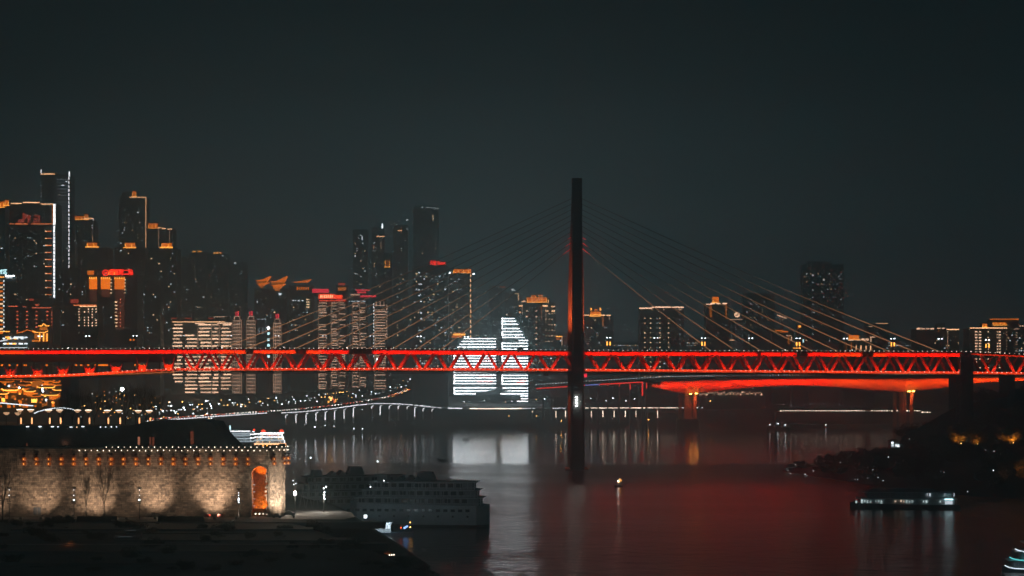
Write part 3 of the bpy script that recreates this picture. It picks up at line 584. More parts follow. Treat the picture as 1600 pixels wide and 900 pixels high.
for x0, x1, y, Y in ((455, 500, 505, 2700), (606, 645, 470, 2800), (738, 764, 500, 3100), (958, 1000, 535, 2900), (1070, 1102, 528, 2900), (872, 912, 520, 2900), (1396, 1432, 532, 2900)):
    t = Tower({455: 'dim low tower between the temple roofs and the scarlet sign', 606: 'unlit tower behind the cables under the orange cross', 738: 'faint low tower right of the golden colonnade', 958: 'faint low block right of the small castle crown', 1070: 'faint low block right of the dotted window tower', 872: 'faint low block behind the pylon', 1396: 'faint low block left of the broken roof line'}[x0], x0, x1, y, Y, mat='tower_dark', name='apartment_building', cat='building'); t.rand(26, y+5, 543)
# ------------------------------------------------------------------ main bridge
YB = 1200.0
TOP = [(-120, 546.5), (0, 546), (270, 545), (560, 545.3), (900, 548), (1508, 550), (1700, 559)]
BOT = [(-120, 588.5), (60, 588), (110, 586.6), (150, 584.3), (190, 581.3), (222, 579.6), (270, 577.6), (600, 577), (900, 578.5), (1508, 583), (1700, 584.5)]
def ztop(px): return Z(interp(TOP, px), YB)
def zbot(px): return Z(interp(BOT, px), YB)
bridge = thing('cable_stayed_bridge', 'long red lit cable-stayed bridge with one tall pylon crossing the river', 'bridge', (X(901, 1212), 1212, 0))
def chord(name, px0, px1, fz, up, down, y0, y1, mat, step=20):
    m = MB(); n = max(1, int((px1-px0)/step)); prev = None
    for i in range(n+1):
        px = lerp(px0, px1, i/n); x = X(px, YB); z = fz(px)
        cur = [(x, y0, z-down), (x, y1, z-down), (x, y1, z+up), (x, y0, z+up)]
        if prev:
            k = len(m.v); m.v += prev+cur
            for q in ((0, 4, 5, 1), (1, 5, 6, 2), (2, 6, 7, 3), (3, 7, 4, 0)): m.f.append(tuple(k+a for a in q)); m.mi.append(0)
            if i == 1: m.f.append((k, k+1, k+2, k+3)); m.mi.append(0)
            if i == n: m.f.append((k+7, k+6, k+5, k+4)); m.mi.append(0)
        prev = cur
    return part(name, m, mat, bridge)
chord('upper_chord', -120, 1508, ztop, 0, 3.0, YB, YB+1.4, 'bridge_red')
chord('upper_chord', -120, 1508, ztop, 0, 3.0, YB+22.6, YB+24, 'bridge_red')
chord('upper_chord', 1511, 1700, lambda p: ztop(p)-.3, 0, 1.2, YB, YB+1.4, 'bridge_red')
chord('lower_chord', -120, 1700, zbot, .9, .7, YB, YB+1.4, 'bridge_red')
chord('lower_chord', -120, 1700, zbot, .9, .7, YB+22.6, YB+24, 'bridge_red')
chord('upper_deck', -120, 1700, lambda p: ztop(p)+.25, 0, .9, YB-2.2, YB+26.2, 'deck_dark')
chord('lower_deck', -120, 1700, lambda p: zbot(p)-1.0, 0, .8, YB-.6, YB+24.6, 'deck_dark')
chord('handrail', -120, 1700, lambda p: ztop(p)+1.35, 0, .12, YB-2.1, YB-2.0, 'steel_dark')
chord('cable_tray', -120, 1500, lambda p: zbot(p)-2.3, 0, .35, YB+3, YB+3.4, 'deck_dark')
m = MB()
for i in range(190):
    px = -20+i*8.7; m.box(X(px, YB)-.07, X(px, YB)+.07, YB-2.12, YB-1.98, ztop(px), ztop(px)+1.3)
part('rail_posts', m, 'steel_dark', bridge, kind='stuff')
m = MB()
for i in range(170):
    px = 200+i*7.8; m.box(X(px, YB)-.12, X(px, YB)+.12, YB+3.0, YB+3.4, zbot(px)-2.3, zbot(px)-1.7)
part('hangers', m, 'deck_dark', bridge, kind='stuff')
# truss diagonals: each member a part
def diag(a, c, y):
    m = MB(); m.beam((X(a, YB), y, ztop(a)-2.4), (X(c, YB), y, zbot(c)+.7), 1.5, 1.55); part('diagonal', m, 'bridge_red', bridge)
n0 = 302.5
for i in range(0, 31):
    px = n0+39.75*i
    if px > 1600: break
    if 885 < px < 915: pass
    for y in (YB+.75, YB+23.3):
        if 1500 < px < 1520: continue
        diag(px-17, px-3.2, y); diag(px+17, px+3.2, y)
for px in (1548, 1588, 1628):
    for y in (YB+.75, YB+23.3): diag(px-15, px-3, y); diag(px+15, px+3, y)
m = MB()
for i in range(32):
    px = n0+39.75*i; m.box(X(px, YB)-.7, X(px, YB)+.7, YB+1.4, YB+22.6, zbot(px)-.6, zbot(px)+.6); m.box(X(px+19.9, YB)-.5, X(px+19.9, YB)+.5, YB+1.4, YB+22.6, ztop(px)-2.9, ztop(px)-1.7)
part('cross_beams', m, 'deck_dark', bridge)
# approach section on the left: splayed bracket groups standing on the lower chord
for px in (-22, 16, 58, 98, 140, 181, 222, 263):
    for j, dx in enumerate((-9, -5.5, 0, 5.5, 9)):
        m = MB(); hh = .38 if abs(dx) > 6 else .26
        m.beam((X(px+dx*.55, YB), YB+.75, zbot(px)+.6), (X(px+dx*1.05, YB), YB+.75, lerp(zbot(px), ztop(px), hh+ (.25 if px > 200 and abs(dx) > 6 else 0))), .7, .8 if abs(dx) < 6 else .5)
        part('bracket_strut', m, 'bridge_red', bridge)
    m = MB(); m.box(X(px-8, YB), X(px+8, YB), YB+1.5, YB+2.5, zbot(px)+.5, zbot(px)+3.4); part('bracket_plate', m, 'bridge_red', bridge)
m = MB()
for px in range(-100, 280, 20): m.box(X(px, YB)-.5, X(px, YB)+.5, YB+21, YB+22, zbot(px), ztop(px)-2)
part('platform_posts', m, 'deck_dark', bridge)
m = MB(); m.box(X(-120, YB), X(272, YB), YB+11, YB+11.5, Z(566, YB), Z(553, YB)); part('station_screen', m, 'deck_dark', bridge)
for px in (3, 15, 27, 38, 41, 73, 119, 127, 138, 149, 155, 158, 161, 164, 167, 211, 218, 225):
    piece('station_light', bridge, 'gold', (X(px, YB+10), YB+10, Z(570.5, YB+10)), (1.1*R.uniform(.4, 1.4), .3, 1.1))
for i in range(216):
    px = -8+7.55*i
    if 886 < px < 915: continue
    piece('parapet_lamp', bridge, 'lamp_dot', (X(px, YB-2.3), YB-2.35, ztop(px)+.4), (.36, .3, .3))
for i in range(216):
    px = -5+7.55*i
    if 886 < px < 915: continue
    piece('railing_lamp', bridge, 'lamp_dot', (X(px, YB-.8), YB-.9, zbot(px)+.55), (.36, .3, .34))
# LED wash strips that stand off the steel: real area lamps facing the chord
RED = (1, .035, .003); ORG = (1, .16, .012)
def wash(px0, px1, fz, dz, yoff, color, power_m, tz, ty, w_=.35):
    n = max(1, int((px1-px0)/230))
    for i in range(n):
        a = lerp(px0, px1, i/n); c = lerp(px0, px1, (i+1)/n); pm = (a+c)/2
        ln = X(c, YB)-X(a, YB); loc = Vector((X(pm, YB), YB+yoff, fz(pm)+dz)); tgt = Vector((X(pm, YB), YB+ty, fz(pm)+tz))
        o = lamp('AREA', 'wash_lamp', loc, color, power_m*ln, bridge, shape='RECTANGLE', size=ln*.99, size_y=w_, spread=math.radians(110))
        d = (tgt-loc).normalized(); xax = Vector((1, 0, (fz(c)-fz(a))/ln)).normalized(); zax = -d; yax = zax.cross(xax).normalized(); zax = xax.cross(yax)
        from mathutils import Matrix
        o.rotation_euler = Matrix((xax, yax, zax)).transposed().to_euler()
for a, c, col_ in ((-110, 40, ORG), (40, 340, RED), (340, 384, ORG), (396, 462, ORG), (479, 503, ORG), (503, 543, RED), (583, 888, RED), (913, 1184, RED), (1190, 1243, RED), (1263, 1303, RED), (1303, 1346, ORG), (1365, 1385, ORG), (1385, 1507, RED)):
    wash(a, c, ztop, -2.9, -1.7, col_, 44 if col_ is RED else 40, -1.6, .2)
for a, c in ((275, 888), (913, 1505)):
    wash(a, c, zbot, .2, -2.3, (1, .075, .008), 52, 5.0, 1.0)
    wash(a, c, zbot, 1.2, 19.5, (1, .08, .02), 5, 6.0, 23)
wash(-110, 275, zbot, -.2, -1.6, (1, .22, .04), 34, .6, .2); wash(275, 888, zbot, -.6, -1.2, (1, .24, .05), 16, .5, .2); wash(913, 1620, zbot, -.6, -1.2, (1, .24, .05), 16, .5, .2)
wash(1517, 1620, zbot, .2, -2.3, (1, .12, .018), 50, 5.0, 1.0); wash(1515, 1620, lambda p: ztop(p), -2.6, -2.0, ORG, 18, -1, .2)
for px in (16, 58, 98, 140, 181, 222, 263):
    lamp('SPOT', 'bracket_lamp', (X(px, YB), YB-3, zbot(px)+.6), (1, .1, .015), 2200+px*14, bridge, (X(px, YB), YB+1.5, zbot(px)+3.2), spot_size=math.radians(105), spot_blend=1, shadow_soft_size=.2)
for a, c, pw in ((852, 886, .5), (915, 1080, 4.5), (1080, 1240, 5.5), (1240, 1340, 2)):  # unseen fill lamps added to put a red pool on the river
    pm = (a+c)/2; lamp('AREA', 'river_red_fill', (X(pm, YB), YB-1, zbot(pm)-2.6), (1, .035, .02), pw*1000, bridge, (X(pm, YB), YB-62, zbot(pm)-64), shape='RECTANGLE', size=X(c, YB)-X(a, YB), size_y=1.0, spread=math.radians(84))
# pylon: two shuttle-shaped legs that meet at the top
def leg(y_mid, sgn, prof):
    m = MB(); rows = []
    for i in range(27):
        t_ = i/26; py = lerp(738, 280, t_)
        hw = interp(prof, py)*.404
        yo = interp([(280, 4.5), (330, 6.5), (400, 11), (480, 15), (548, 16.5), (600, 16.5), (680, 14), (738, 11)], py)
        cy_ = y_mid+sgn*yo; hd = 3.0 if py > 320 else 3.4; z = H-(py-590)/F*1212+ .0
        x = X(901, 1212)
        ch = .32
        rows.append([(x-hw, cy_-hd*(1-ch), z), (x-hw*(1-ch), cy_-hd, z), (x+hw*(1-ch), cy_-hd, z), (x+hw, cy_-hd*(1-ch), z), (x+hw, cy_+hd*(1-ch), z), (x+hw*(1-ch), cy_+hd, z), (x-hw*(1-ch), cy_+hd, z), (x-hw, cy_+hd*(1-ch), z)])
    for r_ in rows: m.v += r_
    for i in range(26):
        for j in range(8):
            q = (j+1) % 8; m.f.append((i*8+j, i*8+q, (i+1)*8+q, (i+1)*8+j)); m.mi.append(0)
    m.f.append(tuple(reversed(range(8)))); m.mi.append(0); m.f.append(tuple(26*8+j for j in range(8))); m.mi.append(0)
    return part('pylon_leg', m, 'pylon_concrete', bridge)
leg(1212, -1, [(280, 8), (450, 8), (560, 8.9), (640, 10.6), (738, 11.2)]); leg(1212, 1, [(280, 7), (330, 8.2), (380, 10.2), (450, 12.2), (560, 12.8), (738, 12.2)])
m = MB(); xx = X(901, 1212)
m.box(xx-2.6, xx+2.6, 1206, 1218, Z(400, 1212), Z(282, 1212)); part('pylon_core', m, 'pylon_concrete', bridge)
m = MB(); m.box(xx-7, xx+7, 1192, 1232, -3, .6); part('pylon_footing', m, 'concrete', bridge)
for px in (883, 919):
    for pw, ty in ((26000, 380), (14000, 460), (14000, 690)):
        lamp('SPOT', 'pylon_lamp', (X(px, 1212), 1214, Z(542 if ty < 600 else 588, 1212)), (1, .10, .02), pw*(9 if ty < 600 else 3), bridge, (xx, 1227, Z(ty, 1212)), spot_size=math.radians(60), spot_blend=.8, shadow_soft_size=.3)
for i, y in enumerate((621, 625, 629.5, 634)):
    piece('pylon_light', bridge, 'strong_white', (X(901, 1190), 1192.4, Z(y, 1192)), (.8+.5*(i == 2), .4, .5))
m = MB(); m.box(X(912.5, 1198), X(917, 1198), 1197, 1197.6, Z(589.5, 1198), Z(584, 1198)); part('red_sign_panel', m, 'crimson', bridge)
m = MB(); m.box(X(849, 1199), X(857, 1199), 1200, 1203, Z(588, 1200), Z(580, 1200)); part('inspection_cradle', m, 'steel_dark', bridge)
for a_, c_ in ((384, 388.5), (390.5, 395.5), (462.5, 466.5), (474, 478.5), (546, 552), (552.8, 566), (566.8, 581), (1184.5, 1188.5), (1220, 1222), (1245.5, 1252), (1252.8, 1262), (1347.5, 1355), (1355.8, 1364)):
    m = MB(); pm = (a_+c_)/2; m.box(X(a_, YB), X(c_, YB), YB-.5, YB-.02, ztop(pm)-3.05, ztop(pm)+.2); part('anchor_box', m, 'deck_dark', bridge)
# cables
for side in (-1, 1):
    for i in range(10):
        pe = 689-38*i if side < 0 else 1110+39.8*i
        a = Vector((X(901+side*8.5, 1212), 1212, Z(388-8.6*i, 1212))); e_ = Vector((X(pe, 1212), 1212, ztop(pe)+.3))
        m = MB(); n = 8; prev = a
        for q in range(1, n+1):
            t_ = q/n; p = a.lerp(e_, t_); p.z -= math.sin(math.pi*t_)*(0.6+i*.22); m.tube(prev, p, .17, n=6); prev = p
        part('stay_cable', m, 'cable_steel', bridge, True)
        m = MB(); prev = e_+Vector((0, -.3, 0)); K = 12; top = (.97 if i == 0 else .62-.012*i) if side > 0 else .58
        for q in range(1, K+1):
            t_ = 1-top*q/K; p = a.lerp(e_, t_); p.z -= math.sin(math.pi*t_)*(0.6+i*.22); p += Vector((0, -.3, 0))
            r0 = .24*(1-(q-1)/K)**1.1; r1 = .24*(1-q/K)**1.1; m.tube(prev, p, max(.012, r0), max(.01, r1), 5); prev = p
        part('caught_light_imitation', m, 'cable_glow', bridge)  # tapering emissive tube imitates deck light caught by the cable
        if i < 3:
            d_ = (e_-a).normalized(); m = MB(); m.tube(a+d_*.5+Vector((0, -.3, 0)), a+d_*(7-2*i)+Vector((0, -.3, 0)), .10, .02, 5); part('caught_light_imitation', m, 'rim_red', bridge)  # emissive tip imitates the pylon's red light on the cable
# right pier and left pier
m = MB(); m.taper(X(1497, 1204), X(1516, 1204), 1196, 1230, -3, Z(556, 1204), 0, 0); m.box(X(1492, 1204), X(1496.8, 1204), 1197, 1203, -3, Z(590, 1204)); m.taper(X(1489, 1204), X(1497, 1204), 1196.5, 1204, Z(600, 1204), Z(586, 1204), 0, 0)
part('pier', m, 'pylon_concrete', bridge)
m = MB(); m.box(X(1575, 1204), X(1583, 1204), 1200, 1226, -3, Z(585, 1204)); part('pier', m, 'pylon_concrete', bridge)
for px in (-60, 108):
    m = MB(); m.box(X(px, 1210)-3, X(px, 1210)+3, 1202, 1224, -3, zbot(px)-1.8); part('pier', m, 'pylon_concrete', bridge)
# street lamps on the deck, each a thing
for i, px in enumerate(range(63, 1640, 74)):
    if 870 < px < 925: continue
    base = Vector((X(px, YB+4), YB+4, ztop(px)+.25))
    lbl = 'deck street lamp at the left end of the red bridge' if px < 270 else ('bridge street lamp among the left cables' if px < 890 else 'bridge street lamp on the right half of the deck')
    gold = i % 2 == 0 and px > 900
    if gold: lbl = 'bridge lamp with gold lantern pair on the right deck'
    s_ = thing('street_lamp', lbl, 'street lamp', base, {True: 'lamps with gold lanterns on the bridge deck', False: 'street lamps on the bridge deck'}[gold] + (' left end' if px < 270 else (' left half' if px < 890 else ' right half')))
    m = MB(); m.tube(base, base+Vector((0, 0, 8)), .16, .1); m.beam(base+Vector((-1.2, 0, 8)), base+Vector((1.2, 0, 8)), .12, .12); part('pole', m, 'steel_dark', s_)
    for q in (-1, 1): piece('lamp_head', s_, 'lamp_white' if px > 600 or px < 230 else 'win_white', base+Vector((q*1.0, -.1, 8.0)), (.7, .4, .35))
    if gold:
        for q in (-1, 1): piece('lantern', s_, 'gold_bright', base+Vector((q*.9, -.1, 4.4)), (.6, .4, 2.4))
for i in range(14):     # vehicles on the upper deck
    px = 120+i*101+R.uniform(-20, 20)
    if 880 < px < 925: continue
    y = YB+R.choice((6, 10)); base = Vector((X(px, y), y, ztop(px)+.28))
    c_ = thing('car', 'small car driving over the upper deck of the red bridge', 'car', base, 'cars on the bridge')
    m = MB(); m.taper(base.x-2.2, base.x+2.2, y-.9, y+.9, base.z+.3, base.z+.9, .1, .05); m.taper(base.x-1.4, base.x+1.3, y-.8, y+.8, base.z+.9, base.z+1.5, .5, .15); part('body', m, 'car_paint', c_)
    for q in (-1.4, 1.4): 
        m = MB(); m.tube((base.x+q, y-.95, base.z+.35), (base.x+q, y+.95, base.z+.35), .34, n=8); part('wheel', m, 'asphalt', c_)
    piece('headlight', c_, 'head_light', (base.x+2.25, y-.6, base.z+.75), (.2, .5, .3))
# ------------------------------------------------------------------ second bridge, a red-lit concrete girder
Y2 = 2215.0; k2 = Y2/F
b2 = thing('girder_bridge', 'red lit concrete girder bridge on pale piers behind the main bridge', 'bridge', (X(1245, Y2), Y2+8, 0))
TOP2 = [(760, 613), (840, 607.8), (915, 602.6), (1005, 597.6), (1040, 595.6), (1100, 594.2), (1300, 592.4), (1420, 591.5), (1500, 591), (1700, 591)]
BT2 = [(1012, 603.5), (1038, 608.5), (1062, 613.8), (1075, 615), (1100, 613.5), (1150, 607.5), (1200, 603.2), (1250, 602), (1300, 604), (1350, 608.2), (1395, 611.6), (1412, 612.3), (1440, 610.6), (1470, 606.6), (1495, 602.6), (1512, 600), (1540, 597.6), (1600, 594.6), (1700, 599)]
m = MB(); n = 90; prev = None
for i in range(n+1):
    px = lerp(1012, 1700, i/n); x = X(px, Y2); zt = Z(interp(TOP2, px), Y2); zb = Z(interp(BT2, px), Y2)
    cur = [(x, Y2+2.5, zb), (x, Y2+13.5, zb), (x, Y2+13.5, zt), (x, Y2+1.6, zt)]
    if prev:
        q0 = len(m.v); m.v += prev+cur
        for q in ((0, 4, 5, 1), (1, 5, 6, 2), (2, 6, 7, 3), (3, 7, 4, 0)): m.f.append(tuple(q0+a for a in q)); m.mi.append(0)
    prev = cur
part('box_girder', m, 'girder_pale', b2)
for i in range(58):
    px = 1022+i*10.2; x = X(px, Y2); m = MB(); m.box(x-.18, x+.18, Y2+2.2, Y2+2.42, Z(interp(BT2, px), Y2), Z(interp(TOP2, px), Y2)); part('segment_joint', m, 'deck_dark', b2)
m = MB(); prev = None
for i in range(120):
    px = lerp(760, 1700, i/119); x = X(px, Y2); z = Z(interp(TOP2, px), Y2); cur = [(x, Y2, z), (x, Y2+16, z), (x, Y2+16, z+1.5), (x, Y2, z+1.5)]
    if prev:
        q0 = len(m.v); m.v += prev+cur
        for q in ((0, 4, 5, 1), (1, 5, 6, 2), (2, 6, 7, 3), (3, 7, 4, 0)): m.f.append(tuple(q0+a for a in q)); m.mi.append(0)
    prev = cur
part('deck', m, 'deck_dark', b2)
for i in range(175):
    px = 838+i*4.35
    piece('parapet_lamp', b2, 'win_white' if px < 1230 else 'bar_warm', (X(px, Y2-.5), Y2-.5, Z(interp(TOP2, px), Y2)+5.2), (.8, .3, .8))
m = MB()
for i in range(175):
    px = 838+i*4.35; x = X(px, Y2); z = Z(interp(TOP2, px), Y2); m.box(x-.12, x+.12, Y2-.2, Y2, z+1.4, z+5.2)
part('lamp_posts', m, 'steel_dark', b2, kind='stuff')
def edge(px0, px1, mat):
    m = MB(); n = max(1, int((px1-px0)/10))
    for i in range(n):
        a, c = lerp(px0, px1, i/n), lerp(px0, px1, (i+1)/n)
        m.beam((X(a, Y2), Y2-.4, Z(interp(TOP2, a), Y2)+.5), (X(c, Y2), Y2-.4, Z(interp(TOP2, c), Y2)+.5), .4, 1.1)
    part('edge_light', m, mat, b2)
edge(838, 914, 'rim_red'); edge(914, 937, 'blue_line'); edge(937, 1005, 'rim_red')
for px, d in ((950, 1), (968, 3), (985, 9), (1004, 20), (1010.5, 9), (922, 8), (935, 4), (849, 5), (862, 3)):
    m = MB(); x = X(px, Y2); m.box(x-.8, x+.8, Y2+3, Y2+13, far_z(x, Y2)-3, Z(interp(TOP2, px), Y2)); part('pier', m, 'concrete', b2)
    if px > 940: piece('pier_glow_strip', b2, 'rim_red' if d > 2 else 'win_red', (x, Y2+2.6, Z(interp(TOP2, px)+1+d/2, Y2)), (1.0 if d < 15 else 1.6, .3, d*k2))
for xs in ((1064, 1072.5, 1079, 1086), (1401, 1408, 1416.5, 1425)):
    for px in xs:
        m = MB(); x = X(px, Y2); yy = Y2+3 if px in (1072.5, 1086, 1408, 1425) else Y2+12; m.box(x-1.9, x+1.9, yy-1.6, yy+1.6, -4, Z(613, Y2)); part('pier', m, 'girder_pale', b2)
    m = MB(); m.box(X(xs[0]-6, Y2), X(xs[-1]+6, Y2), Y2-2, Y2+18, -4, 1.4 if xs[0] > 1300 else 10); part('pile_cap', m, 'bank', b2)
for px, y in ((1079.5, 615.5), (1088, 614.8), (1420.5, 611.7), (1427.5, 611.3)):
    piece('pier_lamp', b2, 'pier_glow', (X(px, Y2-1), Y2-1, Z(y, Y2)), (2.6, 1, 1.2))
    lamp('SPOT', 'pier_down_lamp', (X(px, Y2), Y2-2.5, Z(y+1.5, Y2)), (1, .20, .07), 20000, b2, (X(px-1, Y2), Y2+4, Z(y+32, Y2)), spot_size=math.radians(95), spot_blend=1, shadow_soft_size=.6)
def wash2(px0, px1, colr, pm):
    n = int((px1-px0)/60)+1
    for i in range(n):
        a, c = lerp(px0, px1, i/n), lerp(px0, px1, (i+1)/n); p = (a+c)/2; ln = X(c, Y2)-X(a, Y2)
        loc = Vector((X(p, Y2), Y2-7, Z(interp(TOP2, p), Y2)-1)); tgt = Vector((X(p, Y2), Y2+2.5, Z(lerp(interp(TOP2, p), interp(BT2, p), .45), Y2)))
        lamp('AREA', 'wash_lamp', loc, colr, pm*ln, b2, tgt, shape='RECTANGLE', size=ln, size_y=.8, spread=math.radians(75))
wash2(1036, 1300, (1, .035, .002), 215); wash2(1300, 1495, (1, .095, .006), 185); wash2(1515, 1630, (1, .10, .008), 220)
for i in range(5): lamp('SPOT', 'girder_lamp', (X(1019+i*5, Y2), Y2-4, Z(597, Y2)), (1, .1, .04), 9000, b2, (X(1023+i*5, Y2), Y2+2.5, Z(606, Y2)), spot_size=math.radians(50), spot_blend=.6)
# ------------------------------------------------------------------ quay viaduct with lit piers
VL = [(440, 645.2), (470, 643.5), (520, 638.5), (560, 632.5), (590, 630.3), (620, 630.8), (650, 633), (690, 637.5), (760, 638.5), (900, 637.5), (1000, 637.3), (1100, 637)]
def vY(px): return yshore(px)+58
v = thing('quay_viaduct', 'curving riverside viaduct with a white lit edge on the far bank', 'viaduct', (X(780, 2200), 2200, 8))
m = MB(); prev = None
for i in range(100):
    px = lerp(440, 1100, i/99); Y = vY(px); x = X(px, Y); z = Z(interp(VL, px), Y); cur = [(x, Y, z-1.6), (x, Y+14, z-1.6), (x, Y+14, z-.2), (x, Y, z-.2)]
    if prev:
        q0 = len(m.v); m.v += prev+cur
        for q in ((0, 4, 5, 1), (1, 5, 6, 2), (2, 6, 7, 3), (3, 7, 4, 0)): m.f.append(tuple(q0+a for a in q)); m.mi.append(0)
    prev = cur
part('deck', m, 'concrete', v)
def strip(parent, px0, px1, f, fY, mat, seg, duty, th=.55, name='edge_light'):
    px = px0
    while px < px1:
        c = min(px1, px+seg*duty*R.uniform(.8, 1.15)); m = MB(); a1 = Vector((X(px, fY(px)), fY(px)-.5, Z(f(px), fY(px)))); a2 = Vector((X(c, fY(c)), fY(c)-.5, Z(f(c), fY(c))))
        m.beam(a1, a2, .3, th); part(name, m, mat, parent); px += seg
fV = lambda p: interp(VL, p)
strip(v, 440, 690, fV, vY, 'quay_light', 9, .96, .6); strip(v, 700, 722, fV, vY, 'quay_light', 8, .9, .8); strip(v, 734, 815, fV, vY, 'quay_warm', 7, .95, .9); strip(v, 816, 835, fV, vY, 'quay_light', 8, .8, .5); strip(v, 862, 886, fV, vY, 'quay_light', 8, .9, .5); strip(v, 914, 1062, fV, vY, 'quay_warm', 9, .93, .7); strip(v, 1063, 1098, fV, vY, 'quay_light', 11, .55, .5)
for px, d in ((446, 5), (462, 14), (478, 16), (493.5, 14), (508, 14), (522.5, 15), (537.5, 16), (552, 16), (580.5, 4), (594, 16), (608, 5), (622, 5), (636, 4), (648, 16), (661, 5), (675, 4), (832, 3), (849, 13), (869, 13), (884, 12), (924.5, 13), (942.5, 13), (960, 13), (977.5, 14), (994, 14), (1011, 14), (1028, 14)):
    Y = vY(px); x = X(px, Y); zt = Z(interp(VL, px), Y)-1.6
    m = MB(); m.box(x-.7, x+.7, Y+3, Y+9, far_z(x, Y+5)-3, zt); m.taper(x-1.1, x+1.1, Y+1, Y+12, zt-1.4, zt, 0, 0); part('pier', m, 'pale_concrete', v)
    piece('pier_glow_strip', v, 'quay_light' if px < 800 else 'quay_warm', (x-.2, Y+2.7, zt-1.0-d*Y/F/2), (.62, .3, d*.8*Y/F))  # emissive tube imitates uplighting on the pier face
    if px < 700: 
        m = MB(); m.beam((x-.2, Y+.6, zt-1.6), (x+2.2, Y+.6, zt-.3), .3, .45); part('bracket_light', m, 'quay_light', v)
# upper waterfront road with traffic
RD = [(225, 657, 1560), (330, 649.5, 1800), (460, 641, 2030), (520, 634.5, 2120), (560, 629, 2190), (600, 622, 2280), (645, 607.5, 2500)]
def rdp(px): return P(px, interp([(a, c) for a, c, d in RD], px), interp([(a, d) for a, c, d in RD], px))
m = MB(); prev = None
for i in range(80):
    p = rdp(lerp(225, 645, i/79)); cur = [(p.x, p.y, p.z-1), (p.x, p.y+16, p.z-1), (p.x, p.y+16, p.z), (p.x, p.y, p.z)]
    if prev:
        q0 = len(m.v); m.v += prev+cur
        for q in ((0, 4, 5, 1), (1, 5, 6, 2), (2, 6, 7, 3), (3, 7, 4, 0)): m.f.append(tuple(q0+a for a in q)); m.mi.append(0)
    prev = cur
structure('waterfront_road', m, 'asphalt')
m = MB()
for i in range(46):
    p = rdp(lerp(230, 415, i/45)); m.box(p.x-1.4, p.x+1.2, p.y-.6, p.y-.2, p.z-1.2, p.z-.4)
o = link('road_edge_lights', m.mesh('road_edge_lights', 'quay_light')); o['label'] = 'row of white edge lights along the waterfront road at the left'; o['category'] = 'lights'
carm = MB(); carm.taper(-2.3, 2.3, -.9, .9, .3, .95, .1, .05); carm.taper(-1.5, 1.2, -.8, .8, .95, 1.55, .5, .15)
for q in (-1.45, 1.45): carm.tube((q, -.95, .35), (q, .95, .35), .35, n=8)
carm = carm.mesh('car_body', 'car_paint')
for i in range(72):
    px = 235+i*5.6+R.uniform(-2, 2); p = rdp(px)+Vector((0, R.uniform(1.5, 14), .02)); going = R.random() < .62
    c_ = thing('car', 'car with lit headlights in the queue on the waterfront road' if going else 'car showing red tail lights on the waterfront road', 'car', p, 'cars with headlights on the waterfront road' if going else 'cars with tail lights on the waterfront road', carm)
    for q in (-.7, .7): 
        o = link('headlight' if going else 'tail_light', unit('head_light' if going else 'tail_light', 'box'), c_, (q*2.2, -1.0, .75)); o.scale = (.7, .3, .55)
for i in range(120):
    px = 238+i*3.4+R.uniform(-3, 3); p = rdp(px)+Vector((0, R.choice((-1, 17, 30)), 0)); h = R.choice((7, 9, 11, 14))
    if p.y > 1000: p.z = max(p.z, far_z(p.x, p.y)) if h > 9 else p.z
    warm = R.random() < .2 or (500 < px < 545 and R.random() < .6)
    s_ = thing('street_lamp', ('orange' if warm else 'white')+' street lamp beside the waterfront road on the far bank', 'street lamp', p, 'orange street lamps of the waterfront road' if warm else 'white street lamps of the waterfront road')
    m = MB(); m.tube(p, p+Vector((0, 0, h)), .14, .09, 5); part('pole', m, 'steel_dark', s_)
    piece('lamp_head', s_, 'lamp_warm' if warm else R.choice(('lamp_white', 'lamp_white', 'win_white')), p+Vector((0, -.2, h)), (.95*R.uniform(.6, 1.7), .6, .9*R.uniform(.5, 1.4)), 'ball')
b_ = thing('lit_kiosk', 'small orange lit building among the white lamps of the waterfront', 'kiosk', P(519, 631, 2190))
m = MB(); m.box(X(512, 2190), X(526, 2190), 2190, 2198, Z(633, 2190), Z(619, 2190)); part('wall', m, 'tower_concrete', b_)
for i in range(7): piece('lit_window', b_, R.choice(('gold_bright', 'win_red', 'lamp_warm')), P(513+i*1.9, R.uniform(618, 628), 2189), (1.5, .4, R.uniform(1, 3.5)))
m = MB(); m.prism([(X(511, 2190), Z(619, 2190)), (X(527, 2190), Z(619, 2190)), (X(519, 2190), Z(616, 2190))], 2189, 2199); part('roof', m, 'roof_dark', b_)
for i in range(26):     # small orange lamps climbing the road to the right, and a few lone lamps of the far bank
    px = 600+i*1.6; y = interp([(600, 622), (622, 616), (642, 606)], px)+R.uniform(-2, 1.5); Y = 2400; p = P(px, y, Y); g = min(p.z-1, p.z-3)
    s_ = thing('street_lamp', 'small orange lamp where the far road climbs away', 'street lamp', (p.x, p.y, p.z-5), 'orange lamps on the climbing road')
    m = MB(); m.tube((p.x, p.y, p.z-5), p, .14, .1, 5); part('pole', m, 'steel_dark', s_); piece('lamp_head', s_, R.choice(('gold_bright', 'tail_light', 'lamp_warm')), p, (1.4, .6, .9), 'ball')
